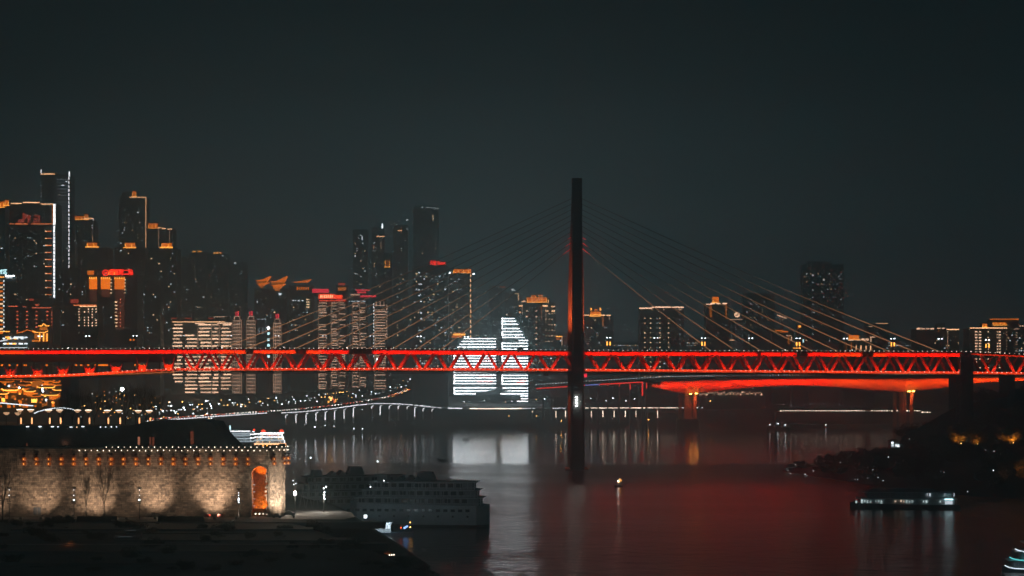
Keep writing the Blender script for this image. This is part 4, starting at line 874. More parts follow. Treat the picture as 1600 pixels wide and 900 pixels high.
def lone(px, y, Y, mat='lamp_white', s=1.1, h=6, label=None, group='scattered lamps on the far bank', halo=False):
    p = P(px, y, Y); s_ = thing('lamp_post', label or {'lamp_white': 'white ', 'win_white': 'faint white ', 'win_dim': 'dim white ', 'lamp_warm': 'orange ', 'gold_bright': 'gold '}.get(mat, '')+{'scattered lamps on the far bank': 'lamp on the far bank', 'small lamps at the far water edge': 'lamp at the far water edge', 'street lights glinting behind the bare trees': 'light glinting behind the bare trees', 'street lights glinting behind the dark terrace block': 'light behind the dark terrace block'}.get(group, 'lamp'), 'lamp', (p.x, p.y, p.z-h), group if not label else None)
    m = MB(); m.tube((p.x, p.y, p.z-h), p, .12, .08, 5); part('pole', m, 'steel_dark', s_); piece('lamp_head', s_, mat, p, (s, s*.6, s), 'ball'); return s_
for px, y in ((652, 600), (660, 601), (668, 602), (676, 601.5), (684, 602), (690, 602.5), (664, 598), (672, 599), (657, 631), (674, 631.5), (725, 628), (757, 626), (790, 628), (800, 627), (838, 624), (851, 623), (868, 625), (923, 622.5), (935, 626), (947, 626), (957.5, 622), (968, 626), (978, 626), (991.5, 623), (1024.5, 623), (1027, 625), (1052, 623), (1057, 622.6), (1073.5, 622), (1110, 626.5), (838, 650), (795, 650), (998, 618), (1006, 621), (580, 612), (587, 615), (550, 608), (565, 607), (543, 608)):
    lone(px, y, 2420 if y < 640 else 2230, 'lamp_white' if R.random() < .7 else 'lamp_warm', R.uniform(.9, 1.5))
for px, y, m_ in ((492, 667, 'lamp_white'), (508, 665, 'win_white'), (522, 666, 'win_white'), (553, 670, 'lamp_white'), (566.5, 670, 'lamp_white'), (476, 663.5, 'win_dim'), (566, 640, 'win_white')): lone(px, y, yshore(px)+4, m_, 1.2, 3, group='small lamps at the far water edge')
p = P(461, 665.5, 1960); b_ = thing('blue_boat_light', 'small pontoon with a blue light bar at the far quay', 'pontoon', (p.x, p.y, p.z-3)); m = MB(); m.box(p.x-4, p.x+4, p.y, p.y+3, p.z-3, p.z-.8); part('hull', m, 'hull_dark', b_); piece('light_bar', b_, 'blue', p, (3.8, .6, 1.4))
for px, y in ((1013, 656), (877, 657)):  # lamps added so that orange streaks fall on the water
    lone(px, y, yshore(px)+3, 'pier_glow', .9, 4, label='orange lamp added for its reflection at the far water edge, %s of the pylon' % ('right' if px > 900 else 'left'))
# quay promenade on the right, dotted lamps
q_ = thing('promenade_wall', 'long quay wall dotted with white lamps below the girder bridge', 'quay wall', (X(1340, 2235), 2235, 0))
m = MB(); m.box(X(1212, 2250), X(1480, 2250), 2250, 2262, 0, Z(644, 2250)); part('wall', m, 'bank', q_)
for i in range(60):
    px = 1220+i*3.95
    if 1353 < px < 1362 or 1402 < px < 1410: continue
    if px > 1440: px = 1440+(px-1440)
    piece('wall_lamp', q_, 'quay_warm', (X(px, 2249), 2249, Z(641.8 if px < 1440 else 644, 2249)), (1.1 if i % 2 else 1.7, .5, .6 if i % 2 else 1.0))
e_ = thing('riverside_restaurant', 'low riverside building with a pale zigzag row of roof lights', 'building', P(1145, 622, 2420))
m = MB(); m.box(X(1095, 2420), X(1195, 2420), 2420, 2436, Z(640, 2420), Z(617, 2420)); part('wall', m, 'tower_concrete', e_)
m = MB()
for i in range(12): a = 1096+i*8.2; m.prism([(X(a, 2420), Z(617, 2420)), (X(a+8, 2420), Z(617, 2420)), (X(a+4, 2420), Z(613, 2420))], 2419, 2437)
part('roof', m, 'roof_dark', e_)
for i in range(44): px = 1093+i*2.3; piece('roof_light', e_, R.choice(('bar_pink', 'bar_pink', 'line_dim', 'bar_warm')), P(px, 615+R.uniform(-2.6, 1.8), 2417), (1.2, .4, R.uniform(.8, 2.6)))
for i in range(14): lone(1168+i*8.6, R.uniform(601, 607), 2500, 'win_white', 1.0, 4)
for i in range(10): lone(R.uniform(1210, 1330), R.uniform(630, 636), 2300, 'win_dim', 1.2, 4)
# ------------------------------------------------------------------ golden stilt-house complex at the left end of the bridge
g = thing('stilt_house_complex', 'golden lit complex of tiered timber houses under the left end of the bridge', 'building', P(60, 640, 1420))
def gh(x0, x1, y0, y1, Y, wl='tower_dark'):
    m = MB(); m.box(X(x0, Y), X(x1, Y), Y, Y+10, Z(y1, Y), Z(y0, Y)); part('house_wall', m, wl, g)
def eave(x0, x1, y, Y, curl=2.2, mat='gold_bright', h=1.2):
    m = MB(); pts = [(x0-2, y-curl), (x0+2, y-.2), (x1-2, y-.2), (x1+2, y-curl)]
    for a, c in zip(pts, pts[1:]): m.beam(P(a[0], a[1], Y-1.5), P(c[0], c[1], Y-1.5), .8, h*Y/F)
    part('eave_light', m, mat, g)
    m = MB(); m.prism([(X(a, Y), Z(c, Y)) for a, c in ((x0-2, y-curl), (x0+2, y-.4), (x1-2, y-.4), (x1+2, y-curl), (x1-4, y-4), (x0+4, y-4))], Y-1, Y+11); part('tiled_roof', m, 'roof_dark', g)
gh(0, 115, 594, 668, 1440)
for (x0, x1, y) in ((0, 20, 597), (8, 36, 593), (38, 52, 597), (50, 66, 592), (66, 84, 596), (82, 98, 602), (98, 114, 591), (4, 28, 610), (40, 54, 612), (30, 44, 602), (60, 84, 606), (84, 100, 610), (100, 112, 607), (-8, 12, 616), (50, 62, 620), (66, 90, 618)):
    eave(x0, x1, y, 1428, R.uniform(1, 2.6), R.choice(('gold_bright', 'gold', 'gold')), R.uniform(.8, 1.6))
for i in range(95):
    px = R.uniform(0, 113); y = R.uniform(594, 636); big = R.random() < .3
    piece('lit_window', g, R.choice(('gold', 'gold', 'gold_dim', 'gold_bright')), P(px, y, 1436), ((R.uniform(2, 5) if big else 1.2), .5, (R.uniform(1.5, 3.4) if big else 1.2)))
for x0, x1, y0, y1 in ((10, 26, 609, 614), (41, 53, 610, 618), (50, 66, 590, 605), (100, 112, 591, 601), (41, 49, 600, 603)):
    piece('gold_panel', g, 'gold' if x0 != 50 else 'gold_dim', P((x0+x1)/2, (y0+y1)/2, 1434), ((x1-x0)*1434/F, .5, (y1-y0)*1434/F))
for px, y in ((14, 603), (30, 606), (66, 603), (66, 607), (67, 611), (98, 626), (72, 625)): piece('white_lamp', g, 'lamp_white', P(px, y, 1432), (1.5, .5, 1.4), 'ball')
# upper pagoda above the deck
pg = thing('hilltop_pagoda', 'golden pagoda gate with curled roofs standing above the bridge at the left', 'pagoda', P(66, 545, 1500))
m = MB(); m.box(X(55, 1500), X(76, 1500), 1502, 1512, Z(545, 1500), Z(512, 1500)); m.box(X(0, 1500), X(56, 1500), 1504, 1516, Z(545, 1500), Z(522, 1500)); part('wall', m, 'tower_dark', pg)
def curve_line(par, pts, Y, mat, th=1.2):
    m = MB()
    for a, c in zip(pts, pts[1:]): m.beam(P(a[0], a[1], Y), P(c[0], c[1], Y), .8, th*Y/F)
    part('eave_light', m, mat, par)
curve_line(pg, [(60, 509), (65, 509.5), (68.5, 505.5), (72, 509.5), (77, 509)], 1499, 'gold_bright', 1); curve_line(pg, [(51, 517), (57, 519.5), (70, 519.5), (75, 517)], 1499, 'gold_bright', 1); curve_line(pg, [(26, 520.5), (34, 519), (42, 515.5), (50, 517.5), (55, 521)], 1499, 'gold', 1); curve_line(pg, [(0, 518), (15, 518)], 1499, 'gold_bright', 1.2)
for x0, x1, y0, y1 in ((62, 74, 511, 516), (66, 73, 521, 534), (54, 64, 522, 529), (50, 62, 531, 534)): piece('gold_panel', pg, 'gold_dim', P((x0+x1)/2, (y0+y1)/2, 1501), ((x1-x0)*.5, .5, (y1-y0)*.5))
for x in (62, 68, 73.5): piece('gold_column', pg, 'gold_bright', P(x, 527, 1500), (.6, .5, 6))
for i in range(24): piece('terrace_light', pg, R.choice(('win_white', 'win_white', 'gold_bright')), P(R.uniform(0, 43), R.choice((527, 529, 537)), 1498), (R.uniform(1, 3.4), .5, 1.1))
curve_line(pg, [(0, 543), (42, 543)], 1497, 'win_white', .9); curve_line(pg, [(0, 533), (12, 531)], 1497, 'win_white', 1.5); curve_line(pg, [(16, 528.5), (43, 527.5)], 1497, 'win_white', 1.2)
m = MB(); m.prism([(X(a, 1500), Z(c, 1500)) for a, c in ((58, 511), (78, 511), (73, 507), (68.5, 503.5), (64, 507))], 1500, 1514); part('tiled_roof', m, 'roof_dark', pg)
for px, y in ((204, 531), (209, 531)): lone(px, y, 1600, 'gold', 1.6, 8, label='gold lantern lamp at the %s of a pair above the left deck' % ('left' if px < 206 else 'right'))
o = lone(191, 608, 1330, 'strong_white', 2.2, 14, label='dazzling white floodlight above the bare trees below the bridge')
for i in range(60):
    px = R.uniform(118, 250); y = R.uniform(612, 655); lone(px, y, R.uniform(1300, 1500), R.choice(('lamp_warm', 'win_white', 'gold_bright', 'gold')), R.uniform(.35, .75), 4, group='street lights glinting behind the bare trees')
for i in range(24):
    px = 232+R.uniform(0, 100); lone(px, R.uniform(636, 656), R.uniform(1480, 1560), R.choice(('lamp_warm', 'lamp_white', 'win_white')), R.uniform(.5, 1.0), 4, group='street lights glinting behind the dark terrace block')
m = MB(); m.beam(P(0, 629.5, 1250), P(52, 634, 1250), .6, 1.4*1250/F); wb = thing('light_ribbon', 'straight white light ribbon on the covered walkway at the far left', 'walkway light', P(26, 632, 1250)); part('ribbon', m, 'win_white', wb)
wb = thing('light_ribbon', 'arched white light ribbon over the walkway behind the terrace lamps', 'walkway light', P(85, 640, 1100)); curve = [(53, 646), (62, 642.5), (70, 640.3), (84, 638), (98, 637.2), (108, 638.5), (116, 640)]
m = MB()
for a, c in zip(curve, curve[1:]): m.beam(P(a[0], a[1], 1100), P(c[0]-.8, c[1], 1100), .6, 1.0*1100/F)
part('ribbon', m, 'win_white', wb)
# ------------------------------------------------------------------ near left land and fortress wall
YW = 600.0
WZ0, WZ1 = Z(808, YW), Z(701, YW)        # wall foot and top
def left_edge(Y): return interp([(430, 20), (520, -2), (561, -14), (600, -24), (640, -31), (669, -36), (725, -60), (760, -92), (900, -150), (1200, -200), (1500, -245), (1700, -300)], Y)
def near_z(x, Y):
    e = left_edge(Y)-x
    plat_ = WZ0 if Y >= 590 else WZ0-.35-(590-Y)*.117
    if Y > 612 and x < -76: plat_ = WZ0
    z = min(plat_, -2+max(0, e)*(.62 if Y > 590 else .34))
    return z
b = MB(); xs_ = [-420+4*i for i in range(112)]; ys_ = [430+4*i for i in range(40)]+[590.5, 593]+[597+8*i for i in range(14)]+[720+40*i for i in range(26)]
ys_ = sorted(ys_)
for Y in ys_:
    for x in xs_: b.v.append((x, Y, near_z(x, Y)+(noise.noise(Vector((x*.08, Y*.08, 0)))*.25 if near_z(x, Y) < WZ0-.5 else 0)))
for j in range(len(ys_)-1):
    for i in range(len(xs_)-1):
        k = j*len(xs_)+i; b.f.append((k, k+1, k+len(xs_)+1, k+len(xs_))); b.mi.append(0)
structure('near_bank_ground', b, 'earth', False)
# plaza sheet
m = MB(); m.prism([(0, 0)]*3, 0, 0) if False else None
plz = [(-240, 590.6), (-52, 590.6), (-49, 600), (-52, 622), (-66, 640), (-90, 640), (-240, 640)]
b = MB(); b.v = [(x, y, WZ0+.02) for x, y in plz]+[(x, y, WZ0-.6) for x, y in plz]; n = len(plz); b.f = [tuple(range(n))]+[((i+1) % n, i, n+i, n+(i+1) % n) for i in range(n)]; b.mi = [0]*len(b.f)
structure('plaza_pavement', b, 'concrete')
# stepped terraces in front of the plaza
def zslope(Y): return WZ0-.35-(590-Y)*.117
for i in range(1, 11):
    Y1 = 590-(i-1)*8.0; Y0 = Y1-8.0
    xr = left_edge(Y0)-18-i*1.4; z = WZ0-i*.94
    xl = (-240, -150, -240, -118, -240, -200, -128, -240, -170, -240)[i-1]; xr -= (0, 22, 40, 9, 0, 30, 14, 55, 6, 25)[i-1]
    b = MB(); b.box(xl, xr, Y0+4*(i % 2), Y1+.5, z-1.6, z+(.42, .2, .3, .16, .42, .25, .12, .3, .2, .25)[i-1]); structure('terrace_step', b, 'earth')
    if i in (5,):
        b = MB(); b.box(-240, X(552, Y0), Y0-.02, Y0+.55, z+.42, z+.62); structure('path_kerb', b, 'pale_concrete')
def step_stack(x0, x1, y0, y1, nst, shift, label, dirn=1):
    st = thing('stair_flight', label, 'stairs', P((x0+x1)/2, y1, 570))
    for i in range(nst):
        t_ = i/(nst-1); y = lerp(y0, y1, t_); Y = lerp(588, 560, t_); a = x0+shift*t_; c = x1+shift*t_
        m = MB(); z = Z(y, Y); m.box(X(a, Y), X(c, Y), Y, Y+3, z-1, z); part('step', m, 'concrete', st)
        if R.random() < .6:
            aa = lerp(a, c, R.uniform(.1, .4)); cc = lerp(a, c, R.uniform(.7, 1)); m = MB(); m.box(X(aa, Y), X(cc, Y), Y-.05, Y, z-.16, z-.04); part('step_glow', m, 'step_glow', st)
step_stack(342, 378, 814, 851, 9, 12, 'flight of faintly edge-lit steps below the arched gate')
step_stack(186, 226, 818, 838, 5, -8, 'short flight of dim steps below the bare trees')
for i, (px, y) in enumerate(((333, 824), (335, 828), (337, 832), (339.5, 836), (342, 840), (176, 812), (179, 817), (181, 822), (246, 817), (240, 824), (236, 829), (109, 816), (103, 823))):
    Y = 585-(y-812)*.75; p = P(px, y, Y); o = thing('stair_curb_block', 'small pale curb block stepping down the dark slope', 'curb block', (p.x, p.y, p.z-.4), 'pale curb blocks on the dark slope'); m = MB(); m.box(p.x-.55, p.x+.55, p.y, p.y+.6, p.z-.4, p.z); part('block', m, 'concrete', o)
for a_, c_ in ((-5, 80), (97, 106), (176, 345), (352, 560)):  # emissive strips added to make the pale kerb line show
    p0_ = P(a_, 854.5, 552); p1_ = P(c_, 857.5, 552); q_ = thing('kerb_glow_line', 'thin glow line added along the dark path kerb, %s' % ('at the left frame edge' if a_ < 0 else 'short piece beside the orange spot' if a_ < 100 else 'middle stretch' if a_ < 300 else 'right stretch towards the dock'), 'glow strip', p0_)
    m = MB(); m.box(p0_.x, p1_.x, 551.7, 551.8, p0_.z-.07, p0_.z+.03); part('strip', m, 'step_glow', q_)
# low hedges / mounds cutting the plaza line
for x0, x1, y0 in ((122, 182, 806.5), (249, 318, 806), (0, 12, 812)):
    m = MB(); Y = 588.5; n = 14
    pts = [(X(x0-3, Y), WZ0-2)]+[(X(lerp(x0, x1, i/n), Y), Z(y0, Y)+R.uniform(-.12, .12)) for i in range(n+1)]+[(X(x1+4, Y), WZ0-2)]
    m.prism(pts[::-1], Y-1.2, Y); o = thing('hedge', {122: 'low dark hedge at the foot of the two bare trees', 249: 'low dark hedge left of the red benches', 0: 'low dark hedge at the left frame edge'}[x0], 'hedge', P((x0+x1)/2, 808, Y)); part('foliage', m, 'foliage', o)
for x0 in (320, 341):
    p = P(x0+3.5, 808, 592); o = thing('planter_box', 'dark red box at the foot of the wall, %s of two' % ('left' if x0 < 330 else 'right'), 'planter', p); m = MB(); m.taper(p.x-.8, p.x+.8, p.y, p.y+1, p.z, p.z+.9, -.1, -.05); part('box', m, 'red_paint', o); m = MB(); m.box(p.x-.65, p.x+.65, p.y+.1, p.y+.9, p.z+.9, p.z+1.05); part('soil', m, 'earth', o)
# wall path: straight run then a rounded end
CR = 6.5; XE = X(441, YW)             # outermost x
xa_ = XE-CR
LS = xa_-(-175)
def wpt(s, off=0):                     # point on face at arc length s, off = outward
    if s <= LS: return Vector((-175+s, YW-off, 0)), Vector((0, -1, 0))
    a = (s-LS)/CR; d = Vector((math.sin(a), -math.cos(a), 0)); return Vector((xa_, YW+CR, 0))+d*(CR+off), d
fort = thing('fortress_wall', 'tall rough stone fortress wall with rounded end and arched gate, lit warm from below', 'wall', (X(220, YW), YW, WZ0))
AX0, AX1 = X(392.5, YW), X(419.5, YW); AXm = (AX0+AX1)/2; AR = (AX1-AX0)/2; AZs = Z(742, YW)
def in_arch(x, z, mg=0):
    if abs(x-AXm) > AR+mg: return False
    if z < AZs: return True
    return (x-AXm)**2+(z-AZs)**2 < (AR+mg)**2
TOT = LS+CR*math.pi*.95
blocks = MB(); back = MB()
rowh = .62; nr = int((WZ1-WZ0)/rowh)+1
for r_ in range(nr):
    z0 = WZ0-.3+r_*rowh; z1 = z0+rowh-.06; s = -R.uniform(0, 1.2)
    while s < TOT:
        ln = R.uniform(.7, 1.75) if s < LS-3 else R.uniform(.7, 1.1)
        s0, s1 = max(0, s)+.03, min(TOT, s+ln)-.03; s += ln
        if s1-s0 < .2: continue
        (p0, d0), (p1, d1) = wpt(s0), wpt(s1)
        zc = (z0+z1)/2; ins = sum(in_arch(x, z, .45) for x in (p0.x, (p0.x+p1.x)/2, p1.x) for z in (z0, zc, z1)) if s0 <= LS+1 else 0
        if ins == 9: continue
        if ins > 0:            # trim the block against the opening
            if zc < AZs+.2:
                if p0.x < AX0: s1 = s0+(AX0-.45-p0.x)
                elif p1.x > AX1: s0 = s1-(p1.x-AX1-.45)
                else: continue
                if s1-s0 < .15: continue
                (p0, d0), (p1, d1) = wpt(s0), wpt(s1)
            else:
                if ins > 4: continue
        o_ = .05+abs(R.gauss(0, .07)); jit = lambda: R.uniform(-.03, .03)
        f0, f1 = p0+d0*(o_+jit()), p1+d1*(o_+jit()); g0, g1 = p0-d0*.35, p1-d1*.35
        blocks.cur = R.choice((0, 0, 0, 0, 1, 1, 1, 1, 2))
        blocks.quadbox([(f0.x, f0.y, z0), (f1.x, f1.y, z0+jit()), (g1.x, g1.y, z0), (g0.x, g0.y, z0), (f0.x, f0.y, z1+jit()), (f1.x, f1.y, z1), (g1.x, g1.y, z1), (g0.x, g0.y, z1)])
o = part('stone_blocks', blocks, ['stone_light', 'stone_mid', 'stone_dark'], fort, kind='stuff')
# mortar core set back, open at the arch
n = 170
for i in range(n):
    s0, s1 = TOT*i/n, TOT*(i+1)/n; (p0, d0), (p1, d1) = wpt(s0, -.12), wpt(s1, -.12); xm_ = (p0.x+p1.x)/2
    zb = WZ0-1
    if s0 < LS+2 and abs(xm_-AXm) < AR+.2: zb = AZs+math.sqrt(max(0, (AR+.25)**2-(xm_-AXm)**2))
    k = len(back.v); back.v += [(p0.x, p0.y, zb), (p1.x, p1.y, zb), (p1.x, p1.y, WZ1), (p0.x, p0.y, WZ1)]; back.f.append((k, k+1, k+2, k+3)); back.mi.append(0)
part('wall_core', back, 'mortar', fort)
body_ = MB(); body_.box(-174, xa_-1, YW+6.5, YW+13, WZ0-1, WZ1-.2); body_.box(-174, AX0-1.6, YW+1.2, YW+6.5, WZ0-1, WZ1-.2); body_.box(-174, xa_+3, YW+.6, YW+9, WZ1-1.1, WZ1-.1); part('wall_fill', body_, 'mortar', fort)
# voussoirs of the arch, each a part
nv = 13
for i in range(nv):
    a0, a1 = math.pi*i/nv+.02, math.pi*(i+1)/nv-.02; m = MB(); r0, r1 = AR+.0, AR+.62
    c8 = []
    for y in (YW-.18, YW+1.2):
        for a, r in ((a0, r0), (a0, r1), (a1, r1), (a1, r0)): c8.append((AXm+math.cos(a)*r, y, AZs+math.sin(a)*r))
    m.quadbox([c8[0], c8[1], c8[2], c8[3], c8[4], c8[5], c8[6], c8[7]]); part('voussoir', m, 'stone_mid', fort)
for sx in (-1, 1):
    z = WZ0
    while z < AZs-.3:
        h = min(1.15, AZs-z); m = MB(); xo = AXm+sx*(AR+.31); m.box(xo-.31, xo+.31, YW-.16, YW+1.2, z+.02, z+h-.03); part('jamb_stone', m, 'stone_mid', fort); z += 1.15
# recess: side walls, barrel soffit, back wall
m = MB(); yb = YW+5.2
for i in range(16):
    a0, a1 = math.pi*i/16, math.pi*(i+1)/16; r = AR+.02
    k = len(m.v); m.v += [(AXm+math.cos(a0)*r, YW+.2, AZs+math.sin(a0)*r), (AXm+math.cos(a1)*r, YW+.2, AZs+math.sin(a1)*r), (AXm+math.cos(a1)*r, yb, AZs+math.sin(a1)*r), (AXm+math.cos(a0)*r, yb, AZs+math.sin(a0)*r)]
    m.f.append((k, k+3, k+2, k+1)); m.mi.append(0)
for sx in (-1, 1):
    k = len(m.v); x = AXm+sx*(AR+.02); m.v += [(x, YW+.2, WZ0-.5), (x, yb, WZ0-.5), (x, yb, AZs), (x, YW+.2, AZs)]; m.f.append((k, k+1, k+2, k+3) if sx < 0 else (k+3, k+2, k+1, k)); m.mi.append(0)
part('arch_soffit', m, 'orange_stone', fort)
m = MB(); z = WZ0; r_ = 0
while z < AZs+AR:
    x = AX0-1-(r_ % 2)*.5
    while x < AX1+1:
        ln = R.uniform(.8, 1.2); m.box(x, x+ln-.04, yb+R.uniform(-.05, .03), yb+.6, z, z+.46); x += ln
    z += .5; r_ += 1
part('gate_brick_wall', m, 'orange_stone', fort, kind='stuff')
m = MB(); m.box(AX0-1.5, AX1+1.5, yb+.2, yb+1, WZ0-1, AZs+AR+1); part('gate_backing', m, 'mortar', fort)
for i in range(8): piece('jamb_lamp', fort, 'win_dim', (X(395.2, YW+2)+(i % 2)*.5-.2, YW+2.2, Z(752+i*5.5, YW+2)), (.7, .2, .13))
for i, px in enumerate((399.3, 405.3, 411, 416.5)):
    piece('gate_uplight', fort, 'bulb', (X(px, YW+1), YW+1.2, Z(803.3, YW)), (.45, .45, .4), 'ball')
    lamp('SPOT', 'gate_lamp', (X(px, YW+4.2), YW+4.3, WZ0+.5), (1, .36, .05), 1700+1700*(i > 1), fort, (X(px, YW+4), YW+5.3, WZ0+9), spot_size=math.radians(46), spot_blend=.8, shadow_soft_size=.1)
lamp('SPOT', 'soffit_lamp', (AXm-.8, YW+2.2, AZs-1.2), (1, .30, .02), 3200, fort, (AXm+.3, YW+3.6, AZs+2.4), spot_size=math.radians(105), spot_blend=.7, shadow_soft_size=.2)
m = MB(); m.box(AXm-1.0, AXm-.6, YW+2.0, YW+2.4, AZs-1.6, AZs-1.3); part('soffit_fixture', m, 'steel_dark', fort)
# parapet: dark eave with small merlons, strings of bulbs, lanterns in pairs on brackets
m = MB(); prev = None
for i in range(120):
    s = TOT*i/119; p0, d0 = wpt(s, .9); p1, d1 = wpt(s, -.5); cur = [(p0.x, p0.y, WZ1), (p1.x, p1.y, WZ1), (p1.x, p1.y, WZ1+.7), (p0.x, p0.y, WZ1+.45)]
    if prev:
        q0 = len(m.v); m.v += prev+cur
        for q in ((0, 4, 5, 1), (1, 5, 6, 2), (2, 6, 7, 3), (3, 7, 4, 0)): m.f.append(tuple(q0+a for a in q)); m.mi.append(0)
    prev = cur
part('parapet_eave', m, 'roof_dark', fort)
nm = 88
for i in range(nm):
    s = 1+ (TOT-4)*i/nm; p0, d0 = wpt(s, -.1); m = MB(); m.box(p0.x-.33, p0.x+.33, p0.y-.15, p0.y+.15, WZ1+.5, WZ1+1.25); part('merlon', m, 'roof_dark', fort)
for i in range(62):
    s = 41+i*1.02*1.0
    if s > TOT-6: break
    s = 41+i*1.86*.66 if False else s
s = 40.0; i = 0
while s < TOT-7:
    p0, d0 = wpt(s, .98); piece('string_bulb', fort, 'bulb', (p0.x, p0.y, WZ1-.55+.05*math.sin(i)), (.3, .3, .3), 'ball')
    if s > 46: p1, d1 = wpt(s+.9, .98); piece('string_bulb', fort, 'bulb', (p1.x, p1.y, WZ1+.5), (.26, .26, .26), 'ball')
    s += 1.88; i += 1
lan_m = MB(); lan_m.lathe([(.18, -.62), (.30, -.56), (.62, -.32), (.72, 0), (.62, .32), (.30, .56), (.18, .62)], 12); lan_mesh = lan_m.mesh('lantern_body', 'lantern_orange', True)
cap_m = MB(); cap_m.lathe([(.26, .56), (.26, .74)], 8); cap_m.lathe([(.26, -.74), (.26, -.56)], 8); cap_mesh = cap_m.mesh('lantern_cap', 'steel_dark')
core_m = MB(); core_m.lathe([(.05, -.26), (.2, -.1), (.2, .1), (.05, .26)], 8, cy_=-.58); core_mesh = core_m.mesh('lantern_core', 'lantern_core')
lat = [39+19.4*i for i in range(19)]
ends = [(TOT-TOT+LS+3.6), LS+7.2, LS+9.6]
for i, px in enumerate(lat+['e0', 'e1', 'e2']):
    if isinstance(px, float) or isinstance(px, int): s = X(px, YW)+175; off = 1.1
    else: s = ends[int(px[1])]; off = 1.3
    p0, d0 = wpt(s, off); pw, _ = wpt(s, 0)
    if i < 19: nm_ = ('leftmost' if i == 0 else '%s from the left' % ['', 'second', 'third', 'fourth', 'fifth', 'sixth', 'seventh', 'eighth', 'ninth', 'tenth', 'eleventh', 'twelfth', 'thirteenth', 'fourteenth', 'fifteenth', 'sixteenth', 'seventeenth', 'eighteenth', 'nineteenth'][i])
    else: nm_ = ['first right of the arch', 'on the rounded wall corner', 'furthest round the wall corner'][i-19]
    ln = thing('lantern_pair', 'pair of round orange lanterns on the fortress wall, %s' % nm_, 'lantern', (pw.x, pw.y, Z(711, YW)), 'orange lantern pairs along the fortress wall')
    m = MB(); m.beam((pw.x, pw.y, Z(708.5, YW)), (p0.x, p0.y, Z(708.5, YW)), .14, .14) if abs(p0.x-pw.x) < .3 else m.tube((pw.x, pw.y, Z(708.5, YW)), (p0.x, p0.y, Z(708.5, YW)), .08); m.tube((pw.x, pw.y-.05, Z(713, YW)), (p0.x, p0.y, Z(708.5, YW)), .07); m.tube((p0.x, p0.y, Z(708.3, YW)), (p0.x, p0.y, Z(713, YW)), .05)
    m.taper(p0.x-.45, p0.x+.45, p0.y-.4, p0.y+.4, Z(710.5, YW), Z(708.5, YW), .2, .2)
    part('bracket', m, 'steel_dark', ln)
    for y in (717.2, 724.6):
        o = link('lantern', lan_mesh, ln, (p0.x, p0.y, Z(y, YW)), True); c1 = link('lantern_cap', cap_mesh, o); c2 = link('lantern_core', core_mesh, o)
# floodlights on the plaza washing the wall with warm light
for i, (px, pw, wd, ty, txo) in enumerate(((-12, 7000, 46, 768, 0), (30, 1100, 80, 764, 0), (62, 12000, 42, 767, 0), (106, 1500, 80, 764, 0), (148, 14500, 50, 766, 0), (196, 1600, 80, 766, 0), (241, 19000, 40, 763, 0), (285, 1500, 80, 762, 0), (334, 25000, 44, 763, 0), (368, 2300, 76, 750, 0))):
    base = Vector((X(px, 588), 589.5 if px > 0 else 589, WZ0))
    f_ = thing('floodlight', 'small ground floodlight washing the fortress wall, number %d' % (i+1) if False else 'small ground floodlight washing the fortress wall with warm light', 'floodlight', base, 'ground floodlights in front of the fortress wall')
    m = MB(); m.box(base.x-.35, base.x+.35, base.y-.12, base.y+.12, base.z+.25, base.z+.7); m.box(base.x-.4, base.x+.4, base.y-.1, base.y+.1, base.z, base.z+.12); m.box(base.x-.42, base.x-.36, base.y-.06, base.y+.06, base.z, base.z+.5); m.box(base.x+.36, base.x+.42, base.y-.06, base.y+.06, base.z, base.z+.5); part('housing', m, 'steel_dark', f_)
    lamp('SPOT', 'flood_beam', base+Vector((0, .3, .5)), (1, .70, .49), pw*.74, f_, (X(px+txo, YW), YW, Z(ty, YW)), spot_size=math.radians(wd+34), spot_blend=1, shadow_soft_size=.7)
base = P(459, 809, 593); f_ = thing('floodlight', 'floodlight beside the rounded end of the fortress wall', 'floodlight', base)
m = MB(); m.box(base.x-.3, base.x+.3, base.y-.3, base.y+.3, base.z, base.z+.8); part('housing', m, 'steel_dark', f_)
lamp('SPOT', 'flood_beam', base+Vector((-.6, 0, .8)), (1, .80, .62), 30000, f_, (XE-1.6, YW+3, Z(765, YW)), spot_size=math.radians(75), spot_blend=.9, shadow_soft_size=.2)
base = P(405, 720, 592)
lamp('SPOT', 'arch_plaque_lamp', (AXm, YW-2.0, AZs+AR+.6), (1, .55, .36), 130, fort, (AXm, YW, Z(716, YW)), spot_size=math.radians(70), spot_blend=1, shadow_soft_size=.1)
# window opening low in the wall
m = MB(); m.box(X(51.5, YW), X(66, YW), YW-.5, YW-.2, Z(804.5, YW), Z(791, YW)); part('service_door_frame', m, 'stone_mid', fort)
m = MB(); m.box(X(53, YW), X(58.4, YW), YW-.58, YW-.5, Z(804.5, YW), Z(792.5, YW)); m.box(X(59.2, YW), X(64.6, YW), YW-.58, YW-.5, Z(804.5, YW), Z(792.5, YW)); part('service_door', m, 'hull_dark', fort)
